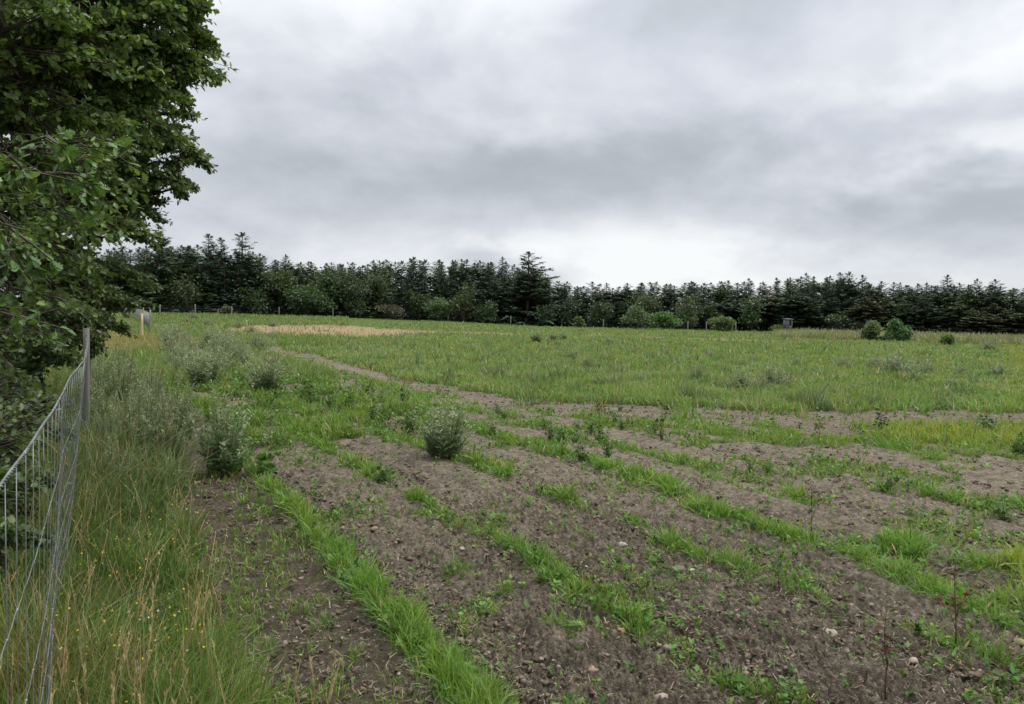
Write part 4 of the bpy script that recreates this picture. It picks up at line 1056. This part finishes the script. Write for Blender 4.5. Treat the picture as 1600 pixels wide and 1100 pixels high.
# ------------------------------------------------------------------ broadleaf trees on the left (near)
OAK = np.array([(0, 0), (.07, .12), (.20, .20), (.13, .32), (.32, .42), (.20, .54), (.36, .68), (.20, .76), (.16, .92), (0, 1.0),
                (-.16, .92), (-.20, .76), (-.36, .68), (-.20, .54), (-.32, .42), (-.13, .32), (-.20, .20), (-.07, .12)])
def leaf_tpl(pts, fold=.16, curl=.10):
    V_ = [(x_, y_, fold * abs(x_) - curl * y_ * y_) for x_, y_ in pts]
    n = len(V_); half = n // 2
    return np.array(V_), [tuple(range(0, half + 1)), tuple([0] + list(range(half, n)))]
OAKT = leaf_tpl(OAK)
OVAL = leaf_tpl(np.array([(0, 0), (.22, .2), (.34, .45), (.27, .75), (0, 1), (-.27, .75), (-.34, .45), (-.22, .2)]))
def near_tree(name, base, lobes, n_leaf, leaf, seed, col, label, cat='tree', tpl=OAKT, trunk_r=.16, per=9, tw=.4, col2=None):
    """base (x,y); lobes: (centre, radii(3), weight)"""
    rs = np.random.default_rng(seed); tb, cb, bb = Bag(), Bag(), Bag()
    bx, by = base; top = max(l[0][2] for l in lobes)
    root = empty(name, (bx, by, 0)); o3 = np.array([bx, by, 0.])
    tt = np.linspace(0, 1, 7)
    trk = np.column_stack([bx + .12 * np.sin(tt * 3), by + .1 * np.sin(tt * 4), top * .95 * tt - .1 * (1 - tt)])
    tb.tube(trk - o3, trunk_r * (1 - .7 * tt), (.13, .11, .085), 10)
    wsum = sum(l[2] for l in lobes)
    for c, rad_, w_ in lobes:
        c = np.array(c); zt = max(.4, min(top * .85, c[2] - .5 * math.hypot(c[0] - bx, c[1] - by)))
        s0 = np.array([np.interp(zt, trk[:, 2], trk[:, 0]), np.interp(zt, trk[:, 2], trk[:, 1]), zt])
        md = (s0 + c) / 2 + [0, 0, .12 * np.linalg.norm(c - s0)] + rs.normal(0, .08, 3)
        q = np.linspace(0, 1, 8)[:, None]; limb = (1 - q) ** 2 * s0 + 2 * q * (1 - q) * md + q * q * c
        bb.tube(limb - o3, np.linspace(trunk_r * .30, trunk_r * .07, 8), (.065, .055, .042), 6)
        nt_ = max(4, int(n_leaf * w_ / wsum / per))
        big_ = max(rad_)
        K = max(3, int(1.5 * (big_ / .28) ** 2)); sr = min(.30, big_ * .62)
        dd_ = rs.normal(size=(K, 3)); dd_ /= np.linalg.norm(dd_, axis=1)[:, None]
        sub = c + dd_ * np.array(rad_) * rs.uniform(.1, 1.0, (K, 1)) ** .45
        out_ = dd_ * [1, 1, .35] + [0, 0, -.08]; out_ /= np.linalg.norm(out_, axis=1)[:, None]
        for q_ in range(K): bb.tube(np.array([c, (c + sub[q_]) / 2 + [0, 0, .04], sub[q_] + out_[q_] * sr * .8]) - o3, np.array([.012, .008, .003]) * min(1, trunk_r / .12), (.06, .05, .04), 4)
        si = rs.integers(0, K, nt_); al = rs.uniform(-.8, 1.5, nt_)
        lat = rs.normal(0, 1, (nt_, 3)) * [1, 1, .42]
        wid = sr * .42 * np.clip(1.3 - .55 * np.maximum(al, 0), .3, 1.2)
        tip = sub[si] + out_[si] * (al * sr)[:, None] + lat * wid[:, None] - [0, 0, .05] * np.maximum(al, 0)[:, None]
        st = sub[si] + out_[si] * ((al - .75) * sr)[:, None] + lat * (wid * .25)[:, None]
        for i in range(nt_):
            if i % 2 == 0: bb.tube(np.array([st[i], tip[i]]) - o3, np.array([.004, .0015]) * min(1, trunk_r / .10 + .3), (.06, .052, .038), 3)
        tdir = tip - st; tdir /= np.linalg.norm(tdir, axis=1)[:, None] + 1e-9
        for i in range(nt_):
            if i % 3 == 0: bb.tube(np.array([(st[i] * .45 + c * .55), st[i], tip[i]]) - o3, [.008, .005, .002], (.11, .095, .07), 3)
            elif i % 3 == 1: bb.tube(np.array([st[i], tip[i]]) - o3, [.0045, .0018], (.11, .095, .07), 3)
        t2 = rs.uniform(0, 1.0, (nt_, per)) ** .7
        pos = st[:, None, :] + (tip - st)[:, None, :] * t2[:, :, None]; pos = pos.reshape(-1, 3)
        k = len(pos); td = np.repeat(tdir, per, 0)
        ld = td * .7 + rs.normal(0, .65, (k, 3)) + [0, 0, -.12]
        nrm = rs.normal(0, .55, (k, 3)) + [0, 0, 1.0]
        s_ = leaf * rs.uniform(.6, 1.25, k)
        Mx = frames(ld, nrm) * s_[:, None, None]
        cl = np.tile(col, (k, 1)) * np.repeat(1 + rs.normal(0, .18, nt_), per)[:, None] * (1 + rs.normal(0, .15, (k, 1)))
        if col2 is not None:
            m2 = np.repeat(rs.uniform(0, 1, nt_) < .16, per); cl[m2] = np.array(col2) * (1 + rs.normal(0, .15, (m2.sum(), 1)))
        cb.stamp(*tpl, pos - o3, Mx, np.clip(cl, .006, .6))
    tb.build('trunk', M_bark, root); bb.build('branches', M_bark, root); cb.build('crown', M_leaf, root)
    return tag(root, label, cat)
def lob(px, py, dist, rx, rz, w=1.0, ry=None): return (P3(px, py, dist), (rx, ry or rx, rz), w)
LC = (.115, .180, .050); LC2 = (.18, .26, .07)
# oak nearest to the fence, upper left of the photo
near_tree('oak_tree', (-6.6, 6.2), [
    lob(215, 10, 8.3, .75, .55, 1.3), lob(275, 12, 8.2, .30, .22, .5), lob(150, 60, 8.0, .8, .6, 1.5), lob(262, 78, 8.1, .34, .25, .6), lob(308, 68, 8.0, .13, .10, .13), lob(288, 55, 8.1, .18, .10, .18),
    lob(235, 100, 8.2, .36, .20, .6), lob(276, 108, 8.0, .14, .08, .14), lob(210, 115, 8.3, .30, .16, .45), lob(70, 40, 7.6, .9, .7, 1.5), lob(40, 130, 7.3, .9, .7, 1.5),
    lob(130, 130, 8.0, .8, .5, 1.3), lob(-60, 80, 7.3, 1.2, 1.2, 1.2), lob(-60, 280, 7.3, 1.1, 1.0, 1.2), lob(180, -70, 8.4, 1.0, .7, 1.3), lob(60, -60, 7.8, 1.1, .8, 1.2), lob(280, -40, 8.4, .4, .3, .6), lob(-100, 420, 7.4, 1.0, .9, .8),
    lob(50, 220, 7.6, .75, .6, 1.3)], 52000, .063, 61, LC, 'dark green lobed-leaf tree overhanging the top left corner', col2=LC2)
near_tree('oak_tree', (-9.6, 11.4), [
    lob(210, 155, 12.6, .55, .35, .7), lob(225, 185, 12.6, .65, .42, .9), lob(272, 200, 12.5, .38, .22, .5), lob(292, 228, 12.5, .26, .26, .35), lob(240, 232, 12.6, .5, .28, .7), lob(200, 270, 12.5, .60, .38, .9), lob(258, 272, 12.4, .30, .15, .28), lob(286, 290, 12.4, .14, .10, .10),
    lob(228, 300, 12.5, .34, .20, .4), lob(150, 240, 12.6, .9, .8, 1.6), lob(90, 260, 12.4, 1.0, .9, 1.6), lob(215, 325, 12.5, .35, .14, .3), lob(165, 330, 12.5, .62, .5, 1.0), lob(200, 358, 12.4, .28, .20, .3), lob(140, 400, 12.6, .6, .6, 1.0),
    lob(80, 370, 12.4, .9, .8, 1.4), lob(20, 330, 12.2, 1.0, 1.0, 1.4), lob(100, 150, 12.8, 1.1, .8, 1.4), lob(135, 450, 12.5, .5, .55, .9), lob(80, 470, 12.4, .8, .6, 1.2), lob(10, 460, 12.2, .9, .8, 1.2), lob(172, 470, 12.4, .20, .16, .2),
    lob(150, 500, 12.3, .30, .25, .4), lob(-60, 400, 12.2, 1.2, 1.1, 1.0), lob(90, 520, 12.2, .55, .3, .6), lob(30, 540, 12, .7, .45, .8), lob(130, 525, 12.1, .22, .14, .2)],
    82000, .069, 62, (.102, .150, .052), 'second dark green tree along the fence, foliage hanging to eye level', trunk_r=.2, col2=(.18, .25, .07), tw=.45)
near_tree('maple_sapling', (-3.7, 1.9), [
    lob(60, 235, 3.7, .26, .12, 1.0), lob(112, 265, 3.75, .14, .09, .5), lob(40, 270, 3.6, .25, .10, .8), lob(5, 235, 3.3, .14, .06, .4), lob(100, 310, 3.8, .13, .10, .35), lob(-20, 330, 3.4, .22, .22, .6), lob(10, 385, 3.4, .09, .08, .18), lob(125, 290, 3.8, .06, .08, .14),
    lob(12, 458, 3.4, .07, .05, .10), lob(-60, 450, 3.4, .25, .3, .6), lob(-70, 250, 3.2, .3, .3, .8)], 820, .046, 63, (.095, .170, .042), 'near branch with big light green leaves reaching in at the left edge', trunk_r=.03, per=6, tw=.18, tpl=OAKT, col2=(.18, .25, .055))
near_tree('hedge_shrub', (-8.6, 9.6), [
    lob(20, 560, 11.0, .7, .5, 1), lob(-40, 520, 10.6, 1.0, .8, 1.2), lob(50, 535, 11.8, .4, .35, .6), lob(30, 500, 11.3, .8, .5, 1.2), lob(5, 590, 10.5, .5, .35, .6)], 11000, .062, 64, (.070, .110, .036),
    'dark low shrub in the shade under the trees behind the fence', 'bush', OVAL, .05)
near_tree('bramble_thicket', (-3.3, 3.1), [
    lob(0, 700, 5.6, .35, .22, 1), lob(-40, 650, 6.6, .6, .3, 1), lob(-20, 780, 4.8, .30, .22, 1), lob(-10, 850, 4.2, .16, .16, .5)], 9000, .042, 65, (.085, .130, .042),
    'tangled low green thicket directly behind the wire fence', 'bush', OVAL, .015, 6, .14, (.12, .13, .045))
